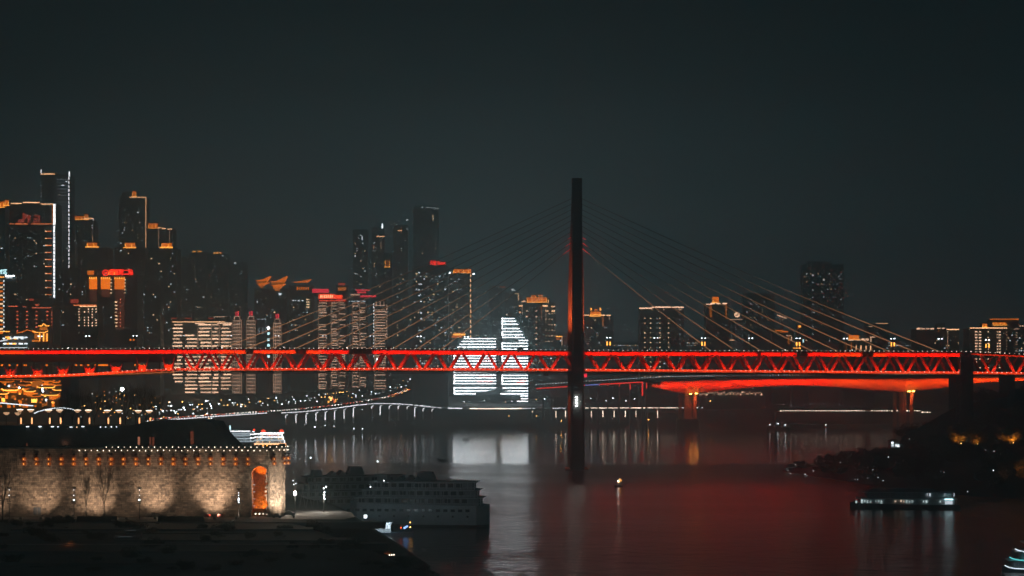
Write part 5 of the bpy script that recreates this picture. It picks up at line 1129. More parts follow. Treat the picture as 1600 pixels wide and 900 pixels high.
# dark upper terrace building behind the wall
YT = 640.0
ub = thing('terrace_building', 'long dark flat roofed building above the fortress wall with a sloping right end', 'building', (X(170, YT), YT, WZ1))
zt_ = Z(666, YT)
m = MB(); pts = [(-60, 702), (-60, 667), (200, 666), (232, 658), (312, 657.5), (331, 660), (338, 672), (346, 683), (357, 694), (366, 702)]
m.prism([(X(a, YT), Z(c, YT)) for a, c in pts], YT, YT+26); part('wall', m, 'roof_dark', ub)
m = MB(); m.prism([(X(a, YT), Z(c, YT)) for a, c in ((-60, 665.6), (200, 665), (200, 667), (-60, 668))][::-1], YT-.5, YT+1); part('parapet', m, 'roof_dark', ub)
for x0, x1, y0, y1, mt in ((215.3, 218.6, 682.5, 696, 'door_glow'), (233.5, 236.2, 683, 697, 'panel_low'), (238, 241, 683, 697, 'panel_low'), (297.5, 302.5, 674, 694, 'panel_low'), (41, 43, 692, 697, 'panel_low')):
    f = piece('doorway', ub, 'steel_dark', P((x0+x1)/2, (y0+y1)/2, YT-.2), ((x1-x0+1)*YT/F, .2, (y1-y0+1)*YT/F)); piece('door_light', ub, mt, P((x0+x1)/2, (y0+y1)/2, YT-.45), ((x1-x0)*YT/F, .2, (y1-y0)*YT/F))
for px in (43, 62.5, 82, 90.5, 111, 120, 129.5, 157, 165, 174, 182): piece('parapet_light', ub, 'win_white' if R.random() < .7 else 'win_warm', P(px, 666.6+R.uniform(-.3, .8), YT-.8), ((4.2 if px in (43, 62.5, 82, 111, 129.5) else 1.4)*YT/F, .15, 1.3*YT/F))
lamp('POINT', 'roof_wall_lamp', P(100, 694, YT-1.2), (1, .35, .2), 30, ub, shadow_soft_size=.3)
# terrace lamps: cone shade on a post with a glowing base
for i, (px, y, low) in enumerate(((10, 646, 0), (28, 646.5, 0), (31, 641.5, 1), (48, 641.7, 1), (76, 642, 1), (93, 642, 1), (121, 642.3, 1), (138, 642.3, 1), (167.5, 642.7, 1), (186, 642.8, 1), (216, 643.3, 1), (233, 643.2, 1))):
    Y = 655 if low else 670; base = P(px, 667, Y)
    d_ = thing('terrace_lamp', 'terrace lamp with flat cone shade on the dark roof, %s' % ['leftmost', 'second from left and set lower', 'third from left', 'fourth from left', 'fifth from left', 'sixth from left', 'seventh from left', 'eighth from left', 'fourth from right', 'third from right', 'second from right', 'rightmost'][i], 'lamp', base, 'cone shaded terrace lamps')
    zs = Z(y, Y); m = MB(); m.tube(base, (base.x, Y, zs-.4), .16, .12, 6); part('post', m, 'steel_dark', d_)
    m = MB(); m.lathe([(.25, -.55), (.55, -.45), (1.15, .25)], 12, base.x, Y, zs); part('shade', m, 'shade_warm', d_)
    m = MB(); m.lathe([(1.17, .25), (1.17, .36), (.2, .5)], 12, base.x, Y, zs); part('shade_top', m, 'bulb' if low else 'shade_warm', d_)
    if low:
        m = MB(); m.lathe([(.2, -1.0), (.26, 0), (.2, 1.1)], 8, base.x+.45, Y-.2, Z(657.7, Y)); part('glow_tube', m, 'uplight_warm', d_)
# ------------------------------------------------------------------ plaza lamp posts, light poles
for i, px in enumerate((14.5, 115.5, 218, 373)):
    base = P(px, 810 if px < 300 else 811, 591.5); base.z = WZ0; y = base.y
    s_ = thing('plaza_lamp', 'slim dark plaza lamp with side arms, %s' % ['leftmost by the frame edge', 'left of the bare trees', 'right of the bare trees', 'beside the arched gate'][i], 'lamp post', base, 'slim plaza lamps along the wall')
    ztp = Z(762 if px < 300 else 763.5, y)
    m = MB(); m.tube(base, (base.x, y, ztp), .13, .1, 6); part('pole', m, 'steel_dark', s_)
    m = MB(); m.taper(base.x-.7, base.x+.7, y-.35, y+.35, ztp-.05, ztp+.12, 0, 0); m.taper(base.x-.4, base.x+.4, y-.2, y+.2, ztp-.35, ztp-.05, -.2, -.05); part('top_plate', m, 'steel_dark', s_)
    for q in range(3):
        for sx in (-1, 1): z = Z(780+q*3.2, y); m = MB(); m.box(base.x+sx*.3-.22, base.x+sx*.3+.42*1-.2, y-.15, y+.15, z-.13, z+.13) if sx > 0 else m.box(base.x-.75, base.x-.2, y-.15, y+.15, z-.13, z+.13); part('side_light', m, 'steel_dark', s_)
    for yy in ([765.5, 774] if px < 300 else [770, 774]): piece('bulb', s_, 'win_white', (base.x, y-.16, Z(yy, y)), (.22, .2, .32), 'ball')
    if i > 0: piece('bulb', s_, 'lamp_white', (base.x, y-.2, Z(781, y)), (.3, .2, .36), 'ball')
    if i == 3: piece('bulb', s_, 'lamp_white', (base.x, y-.2, Z(784.5, y)), (.3, .2, .36), 'ball'); piece('bulb', s_, 'lamp_white', (base.x, y-.2, Z(779, y)), (.26, .2, .3), 'ball')
for px, lbl in ((461, 'tall light mast with one dazzling lamp right of the fortress wall'), (506, 'tall light mast with a column of white lamps beside the moored ship')):
    Y = 612 if px < 480 else 622; base = P(px, 808, Y); base.z = WZ0 if px < 480 else WZ0-.3
    s_ = thing('light_mast', lbl, 'light mast', base)
    ztp = Z(750 if px < 480 else 759, Y); m = MB(); m.tube(base, (base.x, Y, ztp), .17, .1, 6); m.beam((base.x-.5, Y, ztp-1), (base.x+.5, Y, ztp-1), .1, .1); part('pole', m, 'steel_dark', s_)
    if px < 480:
        piece('main_lamp', s_, 'strong_white', (base.x, Y-.2, Z(770.5, Y)), (.8, .5, 1.3), 'ball')
        for a, c in ((459, 757), (462.3, 755.5), (458, 751)): piece('small_lamp', s_, 'win_white', P(a, c, Y), (.3, .3, .4), 'ball')
        lamp('POINT', 'mast_light', (base.x, Y-.8, Z(771, Y)), (1, .80, .62), 2600, s_, shadow_soft_size=.35)
    else:
        for a, c in ((506, 763), (509.5, 760.5), (507, 769), (507, 774), (507.3, 779.5)): piece('small_lamp', s_, 'lamp_white', P(a, c, Y), (.34, .3, .42), 'ball')
        lamp('POINT', 'mast_light', (base.x, Y-.8, Z(776, Y)), (1, .85, .7), 2200, s_, shadow_soft_size=.3)
# vehicles and small items on the plaza edge
for px, lbl in ((451, 'dark car parked beside the rounded end of the wall'), (433, 'second dark car parked against the foot of the wall')):
    base = P(px, 806 if px > 440 else 809, 606 if px > 440 else 596); base.z = WZ0+.03
    c_ = thing('parked_car', lbl, 'car', base); m = MB(); sc_ = 1.0 if px > 440 else .7
    m.taper(base.x-2.1*sc_, base.x+2.1*sc_, base.y-.9, base.y+.9, base.z+.3, base.z+.9, .1, .05); m.taper(base.x-1.3*sc_, base.x+1.2*sc_, base.y-.8, base.y+.8, base.z+.9, base.z+1.5, .5, .15); part('body', m, 'hull_dark', c_)
    for q in (-1.3, 1.3):
        m = MB(); m.tube((base.x+q*sc_, base.y-.92, base.z+.34), (base.x+q*sc_, base.y+.92, base.z+.34), .33, n=10); part('wheel', m, 'asphalt', c_)
# ------------------------------------------------------------------ trees
def bare_tree(px, ybase, ytop, Y, spread, label, seed, mat='bark', depth_=5, group=None, dens=1.0, props=False, zb=None):
    rr = random.Random(seed); base = P(px, ybase, Y)
    if zb is not None: base.z = zb
    Ht = Z(ytop, Y)-base.z; t_ = thing('bare_tree', label, 'tree', base, group)
    trunk = MB(); trunk.tube(base, base+Vector((0, 0, Ht*.32)), .15*Ht/12, .10*Ht/12, 7); part('trunk', trunk, mat, t_)
    m = MB()
    def grow(p, d, ln, r, lv):
        q = p+d*ln; m.tube(p, q, r, r*.62, 5 if lv < 3 else 3)
        if lv >= depth_: return
        nb = 3 if lv < 2 else 2+(rr.random() < dens*.6)
        for i in range(nb):
            ax = Vector((rr.gauss(0, 1)*spread, rr.gauss(0, 1)*spread*.8, 1.0+rr.random()*.4)).normalized()
            nd = (d*.9+ax*.75).normalized(); grow(p.lerp(q, rr.uniform(.55, 1)), nd, ln*rr.uniform(.62, .88), r*.6, lv+1)
    top = base+Vector((0, 0, Ht*.15))
    for i in range(9):
        a = i*2.4; rad = .25+.5*(i/9)
        d = Vector((math.cos(a)*spread*rad*1.3, math.sin(a)*spread*rad, 1)).normalized()
        grow(base+Vector((0, 0, Ht*lerp(.16, .34, i/8))), d, Ht*.27, .048*Ht/12, 1)
    part('branches', m, mat, t_)
    if props:
        m = MB()
        for q in (-1, -.5, .5, 1): m.tube((base.x+q*1.3, base.y-.3, base.z), (base.x, base.y, base.z+2.6), .06, n=4)
        part('support_stakes', m, mat, t_)
    return t_
bare_tree(162.5, 807, 722, 593, .55, 'larger bare tree against the lit wall, held by stakes', 3, props=True, zb=WZ0)
bare_tree(134.5, 807, 733, 593, .32, 'smaller narrow bare tree against the lit wall', 9, depth_=4, props=True, zb=WZ0)
bare_tree(4, 812, 712, 586, .45, 'dark bare tree cut by the left frame edge in front of the wall', 21, 'branch_dark', zb=WZ0-.4)
for i, (px, yt) in enumerate(((113, 604), (128, 612), (147, 610), (166, 616), (196, 603), (212, 600), (228, 604), (243, 612), (96, 618))):
    bare_tree(px, 672, yt, 700, .7, 'bushy bare tree behind the terrace lamps, %s' % ['above the golden houses', 'left of the gap', 'third from left', 'lowest of the middle ones', 'just right of the dazzling floodlight', 'tallest of the row', 'second from right', 'at the right end', 'at the left end'][i], 40+i, 'branch_dark', 5, 'bare trees behind the terrace', 1.3)
# right bank hill
HT = [(1222, 733), (1240, 727), (1270, 722.5), (1295, 718), (1312, 706), (1335, 696), (1360, 694), (1400, 693), (1430, 689), (1455, 683), (1480, 675), (1500, 666), (1525, 656), (1560, 640), (1600, 625), (1660, 600)]
def hill_z(x, Y):
    px = 800+F*x/Y
    tip = interp([(900, 1275), (1000, 1270), (1080, 1262), (1150, 1245), (1190, 1224), (1230, 1300), (1600, 1420)], Y)
    sh = interp([(820, 420), (860, 330), (900, 262), (950, 222), (1000, 205), (1040, 196), (1100, 184), (1150, 176), (1190, 169), (1215, 172), (1260, 260), (1400, 420)], Y)
    d = x-sh
    if d < -12: return -6
    ztop_ = interp([(-12, -3), (0, .3), (6, 4), (14, 7.5), (36, 11), (51, 13), (73, 20), (90, 30), (110, 41), (200, 54), (600, 75)], d)
    return ztop_*min(1, max(.25, (Y-820)/170))*(interp([(1120, 1), (1180, .42)], Y) if Y < 1205 or d < 70 else 1)
b = MB(); nx, ny = 100, 56
for j in range(ny+1):
    Y = 820+620*j/ny
    for i in range(nx+1):
        x = 120+700*i/nx; z = hill_z(x, Y); b.v.append((x, Y, z+(noise.noise(Vector((x*.05, Y*.05, 3)))*1.5 if z > 1 else 0)))
for j in range(ny):
    for i in range(nx):
        k = j*(nx+1)+i; b.f.append((k, k+1, k+nx+2, k+nx+1)); b.mi.append(0)
structure('right_bank_hill', b, 'wooded_ground', True)
CROWNS = []
for sdd in range(5):
    rr = random.Random(100+sdd); m = MB(); cl = [(rr.gauss(0, .38), rr.gauss(0, .38), rr.uniform(.35, 1.0), rr.uniform(.22, .4)) for _ in range(16)]
    for _ in range(1500):
        cx, cy_, cz, cr_ = rr.choice(cl); d = Vector((rr.gauss(0, 1), rr.gauss(0, 1), rr.gauss(0, 1))).normalized()*cr_*rr.uniform(.55, 1.08); p = Vector((cx, cy_, cz))+d
        u = Vector((rr.gauss(0, 1), rr.gauss(0, 1), rr.gauss(0, 1))).normalized()*.055; v_ = u.orthogonal().normalized()*.04
        k = len(m.v); m.v += [tuple(p-u), tuple(p+v_), tuple(p+u), tuple(p-v_)]; m.f.append((k, k+1, k+2, k+3)); m.mi.append(0)
    CROWNS.append(m.mesh('tree_crown', 'foliage'))
tr = MB(); tr.tube((0, 0, -.2), (.04, 0, .55), .05, .03, 6)
for a in range(4): tr.tube((.02, 0, .3), (math.cos(a*1.6)*.35, math.sin(a*1.6)*.35, .7), .025, .01, 5)
TRUNK = tr.mesh('tree_trunk', 'branch_dark')
def leafy(p, s, label, group=None, name='leafy_tree'):
    t_ = thing(name, label, 'tree', p, group); sx = s*R.uniform(.85, 1.2)
    o = link('trunk', TRUNK, t_); o.scale = (s, s, s); c_ = link('crown', R.choice(CROWNS), t_); c_.scale = (sx, sx, s*R.uniform(.85, 1.1)); c_.rotation_euler.z = R.uniform(0, 6); return t_
for i in range(85):
    Yb = R.uniform(520, 586); xb = R.uniform(-158, left_edge(Yb)-14); pxb = 800+F*xb/Yb
    if pxb < -15: continue
    c_ = thing('shrub', 'low dark shrub on the slope %s' % ('at the left frame edge' if pxb < 120 else 'below the bare trees' if pxb < 260 else 'below the arched gate' if pxb < 430 else 'near the water below the dock'), 'shrub', (xb, Yb, near_z(xb, Yb)-.2), 'dark shrubs on the near slope')
    o = link('foliage', R.choice(CROWNS), c_, (0, 0, -.9)); sz = R.uniform(1.2, 2.8); o.scale = (sz*R.uniform(1, 1.9), sz, sz*R.uniform(.8, 1.2)); o.rotation_euler.z = R.uniform(0, 6)
cnt = 0
for _ in range(3000):
    if cnt >= 285: break
    Y = R.uniform(880, 1330); x = R.uniform(165, 400); z = hill_z(x, Y); px = 800+F*x/Y
    if z < (1.0 if px < 1330 else 3.0) or px > 1625 or px < 1224: continue
    if 1485 < px < 1520 and 1190 < Y < 1240: continue
    if any(abs(px-g_) < 22 and Y < yg_ for g_, yg_ in ((1497, 1012), (1523, 1017), (1580, 990), (1600, 935))): continue
    leafy(Vector((x, Y, z-.5)), R.uniform(4, 7.5) if px > 1325 else R.uniform(3.6, 5.6) if px > 1285 else R.uniform(2.0, 3.4), 'dark leafy tree '+('on the low right tip reaching into the river' if px < 1330 else 'in the wood behind the lit ferry' if px < 1460 else 'in the wood below the right pier' if px < 1530 else 'on the high slope at the right frame edge'), 'dark trees on the right bank'); cnt += 1
for i, (px, y, Y, s, pw, lb) in enumerate(((1497, 694, 1010, 6.5, 5200, 'tree lit gold from below beside the foot of the right pier'), (1523, 695, 1015, 6.0, 1400, 'dimmer gold lit tree right of the brightest one'), (1578, 693, 985, 6.6, 6500, 'gold lit tree at the right edge with a lamp inside its crown'), (1603, 752, 930, 9, 6500, 'gold lit tree cut off by the right frame edge'))):
    p = P(px, y, Y); t_ = leafy(p, s, lb)
    lamp('SPOT', 'tree_lamp', p+Vector((0, -s*1.0, .6)), (1, .25, .02), pw*2.6, t_, p+Vector((0, 0, s*.85)), spot_size=math.radians(95), spot_blend=.6, shadow_soft_size=.3)
    piece('tree_uplight', t_, 'lamp_warm', p+Vector((0, -s*1.0-.3, .6)), (.4, .4, .35), 'ball')
def shore_lamp(px, y, Y, mat, s=.55, h=3): 
    p = P(px, y, Y); s_ = thing('path_lamp', 'tiny lamp on the dark right bank', 'lamp', (p.x, p.y, p.z-h), 'tiny lamps on the right bank'); m = MB(); m.tube((p.x, p.y, p.z-h), p, .07, .05, 5); part('pole', m, 'steel_dark', s_); piece('lamp_head', s_, mat, p, (s, s, s), 'ball')
for px, y, Y in ((1243, 726, 1165), (1229, 732, 1175), (1231, 735, 1170), (1236, 731.5, 1170), (1235, 740, 1160), (1258, 741, 1140), (1261, 743.5, 1135), (1271, 736, 1140), (1313, 722.5, 1080), (1364, 734, 1040), (1388, 714, 1040), (1372, 746, 980), (1356, 747, 985), (1336, 749, 990), (1340, 749.2, 985), (1380, 751, 960), (1552, 735, 930), (1470, 737, 940), (1475, 738, 940), (1421, 686, 1060), (1395, 692, 1060), (1512, 768, 880), (1276, 720, 1150), (1483, 680, 1010), (1540, 703, 960), (1553, 705, 960)): shore_lamp(px, y, Y, R.choice(('win_dim', 'win_white')), R.uniform(.3, .5), 2.5)
hs = thing('bank_house', 'small white lit house front among the trees of the right bank', 'house', P(1399, 700, 1080)); m = MB(); m.box(X(1392, 1080), X(1406, 1080), 1080, 1088, Z(700, 1080), Z(690, 1080)); part('wall', m, 'ship_grey', hs); m = MB(); m.prism([(X(1390, 1080), Z(690, 1080)), (X(1408, 1080), Z(690, 1080)), (X(1399, 1080), Z(686, 1080))], 1079, 1089); part('roof', m, 'roof_dark', hs)
for a, c in ((1394.5, 692), (1394.8, 696), (1400.5, 696), (1403.5, 696.5)): piece('lit_window', hs, 'win_white', P(a, c, 1079.6), (1.0, .2, 1.1))
# ------------------------------------------------------------------ boats
def hull_mesh(m, L_, W, h, bow=.18, sheer=0.0, z0=-.8):
    n = 14; rows = []
    for i in range(n+1):
        t_ = i/n; x = (t_-.5)*L_; k_ = 1.0
        if t_ < bow: k_ = math.sin(t_/bow*math.pi/2)**.6
        if t_ > 1-bow*.5: k_ = max(.05, math.sin((1-t_)/(bow*.5)*math.pi/2)**.5) if t_ < 1 else .45
        k_ = max(k_, .06); zz = h+sheer*(1-t_)**3
        rows.append([(x, -W/2*k_*.85, z0), (x, W/2*k_*.85, z0), (x, W/2*k_, zz), (x, -W/2*k_, zz)])
    for r_ in rows: m.v += r_
    for i in range(n):
        for j in range(4): q = (j+1) % 4; m.f.append((i*4+j, (i+1)*4+j, (i+1)*4+q, i*4+q)); m.mi.append(m.cur)
    m.f.append((0, 1, 2, 3)); m.f.append(tuple(n*4+j for j in (3, 2, 1, 0))); m.mi += [m.cur]*2
def lpart(name, m, mats, root, smooth=False): return link(name, m.mesh(name, mats, smooth), root)
def lpiece(name, root, mat, c, s, shape='box'):
    o = link(name, unit(mat, shape), root, c); o.scale = s; return o
def cruise(label, centre, rz, L_, W, decks, lit=0, hullh=6.5, group=None, setb=2.5, mast=True, paint='ship_white'):
    r_ = thing('cruise_ship', label, 'ship', centre, group); r_.rotation_euler.z = rz
    m = MB(); hull_mesh(m, L_, W, hullh, .12, 1.2); lpart('hull', m, paint, r_)
    m = MB(); hull_mesh(m, L_*1.002, W*1.004, .9, .12, 0, -.9); lpart('waterline_band', m, 'hull_dark', r_)
    n = int(L_/3.4)
    for i in range(n):
        x = -L_*.42+i*(L_*.84)/n
        lpiece('porthole', r_, 'ship_glass', (x, -W/2-.02, hullh-2.0), (1.6, .25, 1.0))
        if i % 2: lpiece('porthole', r_, 'ship_glass', (x, -W/2*.97-.02, hullh-4.3), (.7, .5, .7))
    z = hullh
    for d in range(decks):
        xa, xb = -L_*.44+setb*d*1.2, L_*.46-setb*d*.5; hw = W/2-.5-.25*d
        m = MB(); m.box(xa+1.5, xb-1, -hw+1.1, hw-1.1, z, z+2.9); lpart('cabin_deck', m, 'ship_grey', r_)
        m = MB(); m.taper(xa-.6, xb+.4, -hw-.3, hw+.3, z+2.75, z+3.0, 0, 0); lpart('deck_edge', m, paint, r_)
        m = MB(); m.box(xa, xb, -hw-.1, -hw, z+.75, z+.9); m.box(xa, xb, -hw-.1, -hw, z+.35, z+.42)
        k = int((xb-xa)/2.6)
        for i in range(k+1): x = lerp(xa, xb, i/k); m.box(x-.09, x+.09, -hw-.12, -hw+.1, z, z+2.8)
        for y in range(7): yy = lerp(-hw, hw, y/6); m.box(xa-.1, xa+.1, yy-.1, yy+.1, z, z+2.8)
        m.box(xa-.05, xa+.05, -hw, hw, z+.8, z+.95); lpart('railing', m, paint, r_)
        kk = int((xb-xa)/3.6)
        for i in range(kk): x = lerp(xa+2.5, xb-3, i/kk); lpiece('window', r_, 'ship_glass', (x, -hw+1.05, z+1.55), (2.2, .2, 1.5))
        z += 3.0
    m = MB(); m.taper(-L_*.02, L_*.12, -W*.2, W*.2, z, z+3.6, 1.3, .6); lpart('funnel', m, 'canopy_grey', r_)
    for i in range(3):
        m = MB(); m.prism([(L_*-.17+i*3.6, z), (L_*-.17+i*3.6+4.4, z), (L_*-.17+i*3.6+2.2, z+1.9+.3*(i == 1))], -4, 4); lpart('awning', m, 'canopy_grey', r_)
    m = MB(); m.box(-L_*.40+6, -L_*.22, -W*.25, W*.25, z, z+2.4); lpart('wheelhouse', m, 'ship_grey', r_)
    m = MB()
    for i in range(26): x = lerp(L_*.12, L_*.44, i/25); m.box(x-.05, x+.05, -W*.36, -W*.36+.1, z, z+1.2)
    m.box(L_*.12, L_*.44, -W*.36, -W*.36+.08, z+1.1, z+1.2); lpart('roof_railing', m, 'ship_grey', r_)
    if mast:
        m = MB(); m.tube((-L_*.3, 0, z), (-L_*.3, 0, z+8), .14, .07); m.beam((-L_*.3-1, 0, z+5.5), (-L_*.3+1, 0, z+5.5), .1, .1); lpart('mast', m, 'steel_dark', r_); lpiece('mast_light', r_, 'lamp_white', (-L_*.3, -.2, z+7.6), (.4, .4, .5), 'ball')
    return r_
Ys = 752
s1 = cruise('near unlit white cruise ship moored side-on, flat stern to the right', (X(655, Ys), Ys, 0), math.radians(-7), 55, 15, 3, hullh=8.5)
s2 = cruise('second unlit cruise ship behind the first, its many decked bow to the left', (X(545, 805), 805, 0), math.radians(16), 54, 14, 4, hullh=5, setb=1.2, paint='ship_grey')
for px, y in ((582.5, 761), (604, 751)):
    lpiece('deck_lamp', s1, 'lamp_white', (X(px, Ys-8)-s1.location.x, -9.2, Z(y, Ys-8)), (.35, .3, .35), 'ball')
m = MB(); 
for i in range(4): m.tube((-4+i*1.7, -8, 2), (-2+i*1.7, -8, 9), .1); m.tube((-2+i*1.7, -8, 2), (-4+i*1.7, -8, 9), .1)
gw = thing('gangway_frame', 'crossed pale gangway trusses beside the light masts', 'gangway', (X(482, 640), 640, WZ0-2))
m = MB()
for i in range(3):
    x = gw.location.x+i*2.2-2; m.tube((x-1.4, 640, WZ0-2), (x+.4, 640, WZ0+8), .1); m.tube((x+1.2, 640, WZ0-2), (x-.2, 640, WZ0+8), .1)
part('truss', m, 'ship_grey', gw)
# floating dock at the bow with lit cabin
dk = thing('floating_dock', 'floating dock with a lit blue glazed cabin in front of the cruise ship', 'dock', P(620, 832, 712))
dk.location.z = 0; Yd = 705
m = MB(); m.box(X(590, Yd), X(645, Yd), Yd, Yd+9, -.5, 1.0); part('pontoon', m, 'hull_dark', dk)
m = MB(); m.box(X(574, Yd), X(610, Yd), Yd+2, Yd+8, 1, Z(818, Yd)); part('cabin', m, 'ship_grey', dk)
for i in range(9): piece('cabin_window', dk, 'ferry_line' if i % 3 else 'win_dim', (X(576+i*3.9, Yd), Yd+1.8, Z(824, Yd)), (.5, .2, 1.4))
for px, y in ((573.5, 817.8), (583.5, 817.8), (601.5, 817)): piece('dock_lamp', dk, 'lamp_white', P(px, y, Yd), (.7, .4, .6), 'ball')
piece('window_pair', dk, 'win_white', P(571, 807, Yd), (1.1, .2, 1.2)); 
for px, y, mt in ((634, 823.5, 'blue'), (632, 825, 'blue'), (636, 822.5, 'blue'), (626.5, 824.6, 'tail_light'), (641, 816.3, 'lamp_warm'), (641, 823.6, 'lamp_warm'), (632, 845, 'blue')): piece('signal_lamp', dk, mt, P(px, y, Yd), (.8 if mt == 'blue' else .45, .4, .7 if mt == 'blue' else .45), 'ball')
m = MB(); m.box(X(573, Yd), X(612, Yd), Yd+1.5, Yd+8.5, Z(818, Yd), Z(817, Yd)); part('cabin_roof', m, 'ship_grey', dk)
for px, y in ((573.5, 817), (590, 816.5), (610, 816)): lamp('POINT', 'dock_light', P(px, y, Yd-.6), (.75, .9, 1), 650, dk, shadow_soft_size=.5)
# lit tents / shrubs on the dark slope
for i, (px, y, lb) in enumerate(((113, 846, 'low bush on the dark slope lit by a small orange spotlight'), (565.5, 841, 'pointed rock lit orange on the dark slope with a lit plank below'), (604, 861, 'low rock dimly lit orange above a row of five small bulbs'))):
    Y = 556 if i == 0 else 600; 
    if i == 2: Y = 585
    p = P(px, y+4, Y); t_ = thing('lit_bush' if i == 0 else 'lit_rock', lb, 'bush' if i == 0 else 'rock', p); m = MB(); rr = random.Random(i)
    hgt = (1.0, 2.4, 1.1)[i]; wd = (1.8, 1.6, 1.8)[i]
    for q in range(160 if i == 0 else 0):
        a = rr.uniform(0, 6.28); r0 = wd*rr.random()**.5; zz = hgt*(1-(r0/wd)**2)*rr.random()+.1; c = p+Vector((math.cos(a)*r0, math.sin(a)*r0*.5, zz)); u = Vector((rr.gauss(0, 1), rr.gauss(0, 1), rr.gauss(0, 1))).normalized()*.2; v_ = u.orthogonal()*.7; k = len(m.v); m.v += [tuple(c-u), tuple(c+v_), tuple(c+u), tuple(c-v_)]; m.f.append((k, k+1, k+2, k+3)); m.mi.append(0)
    if i: m.lathe([(wd, 0), (wd*.9, hgt*.25), (wd*.62, hgt*.5), (wd*.3, hgt*.8), (wd*.08, hgt)], 9, p.x, p.y, p.z); m.v = [(x+rr.uniform(-.18, .18), y_+rr.uniform(-.15, .15), z+rr.uniform(-.12, .12)) for x, y_, z in m.v]
    part('foliage' if i == 0 else 'boulder', m, 'foliage' if i == 0 else 'orange_stone', t_)
    if i == 0: piece('spot_bulb', t_, 'lamp_white', P(106, 852.5, Y-1), (.4, .3, .5), 'ball')
    if i == 1: piece('lit_plank', t_, 'bar_warm', P(567.5, 846.8, Y-1.5), (2.4, .3, .32))
    if i == 2:
        for q in range(6): piece('bulb', t_, 'bulb', P(598.5+q*3.4, 868.3-q*.3, Y-2), (.36, .3, .36), 'ball')
    lamp('POINT', 'bush_lamp', p+Vector((-.4, -2.0, .7)), (1, .22, .06), (60, 190, 40)[i], t_, shadow_soft_size=.15)
for px, y in ((640, 842), (645.5, 848), (647, 852), (661, 857), (664, 858.5), (706, 877), (711, 878), (605, 840), (613, 840.3)):
    p = P(px, y, 640 if y < 870 else 590); o = thing('shore_post', 'small pale post at the dark water edge below the dock', 'post', (p.x, p.y, p.z-1), 'pale posts at the near water edge'); m = MB(); m.tube((p.x, p.y, p.z-1.5), p, .12, n=6); m.box(p.x-.5, p.x+.5, p.y-.1, p.y+.1, p.z-.14, p.z); part('post', m, 'pale_concrete', o)
# river ferries
def ferry(label, centre, rz, L_, W, decks, edge_mat, name='ferry'):
    r_ = thing(name, label, 'ferry', centre); r_.rotation_euler.z = rz
    m = MB(); hull_mesh(m, L_, W, 1.9, .22, .8); lpart('hull', m, 'hull_dark', r_); z = 1.9
    for d in range(decks):
        xa, xb = -L_*.42+2.2*d, L_*.46-1.2*d; hw = W/2-.5-.3*d
        m = MB(); m.box(xa+1, xb-.8, -hw+.9, hw-.9, z, z+2.6); lpart('cabin_deck', m, 'ship_grey', r_)
        m = MB(); m.taper(xa-.8, xb+.4, -hw-.25, hw+.25, z+2.45, z+2.75, .1, .1); lpart('deck_edge', m, 'ship_white', r_)
        m = MB(); k = int((xb-xa)/2.2)
        for i in range(k+1): x = lerp(xa, xb, i/k); m.box(x-.06, x+.06, -hw-.08, -hw+.02, z, z+2.45)
        m.box(xa, xb, -hw-.08, -hw, z+.9, z+1.0); lpart('railing', m, 'ship_white', r_)
        if edge_mat: lpiece('edge_light', r_, edge_mat[d % len(edge_mat)], ((xa+xb)/2, -hw-.4, z+2.6), (xb-xa, .12, .34))
        z += 2.7
    return r_, z
# brightly outlined party ferry behind the wall corner
Yf = 1640
r_, z = ferry('brightly outlined multi deck ferry with red roof ornaments behind the wall corner', (X(420, Yf), Yf, 0), math.radians(4), 30, 11, 3, None, 'party_ferry')
for d in range(3):
    zz = 2.2+2.7*d+2.5
    for a, c in ((-15.5, -12), (-12, 14-d)): lpiece('edge_light', r_, 'line_white' if d else 'ferry_line', ((a+c)/2, -5.9+.3*d, zz-(1.0-d*.3 if a < -15 else 0)), (abs(c-a), .3, .75))
    lpiece('edge_light', r_, 'line_white', (13.6-d, -5.6, zz-1.2), (.7, .4, 2.4))
    for i in range(16): lpiece('cabin_window', r_, R.choice(('ship_window', 'win_dim', 'win_warm')), (-11+i*1.5, -4.9, 3.2+2.7*d), (.8, .2, 1.1))
lpiece('waterline_light', r_, 'line_warm', (1.5, -5.7, 1.5), (27, .3, 1.3)); lpiece('waterline_glow', r_, 'gold_bright', (4, -5.9, .4), (22, .3, .5))
lpiece('roof_light', r_, 'line_white', (3, -4, 10.8), (20, .4, .7)); lpiece('red_sign_board', r_, 'red_orange', (3, -4.4, 9.7), (10, .3, 1.6))
for x in (-4.4, 11): lpiece('red_ornament', r_, 'red_orange', (x, -3, 12.4), (4, 3, 2.6), 'ball')
m = MB(); m.box(-5, 12, -3, 3, 9.9, 10.5); lpart('sun_deck', m, 'ship_grey', r_)
r_, z = ferry('pale outlined ferry moored just left of the party ferry', (X(375, Yf+15), Yf+15, 0), math.radians(2), 26, 10, 3, None)
for y in (3.4, 5.6, 8.2, 9.6, 12.0): lpiece('edge_light', r_, 'ferry_line' if y < 11 else 'line_white', (-1, -5.6, y), (21, .3, .55))
lpiece('edge_light', r_, 'ferry_line', (9.6, -5.6, 4.5), (.6, .3, 2.2)); lpiece('edge_light', r_, 'ferry_line', (9.6, -5.6, 8.9), (.6, .3, 2))
m = MB(); m.box(-11, 11, -4, 4, 9.8, 11.6); lpart('wheelhouse', m, 'ship_grey', r_); lpiece('mast_light', r_, 'red_orange', (12.5, -4, 13), (2, 1, 2), 'ball'); lpiece('teal_light', r_, 'teal_sign', (-8, -4, 15), (1.2, .6, 3.4)); lpiece('mast_light', r_, 'lamp_white', (12, -5, 11.5), (1.4, .6, 1), 'ball')
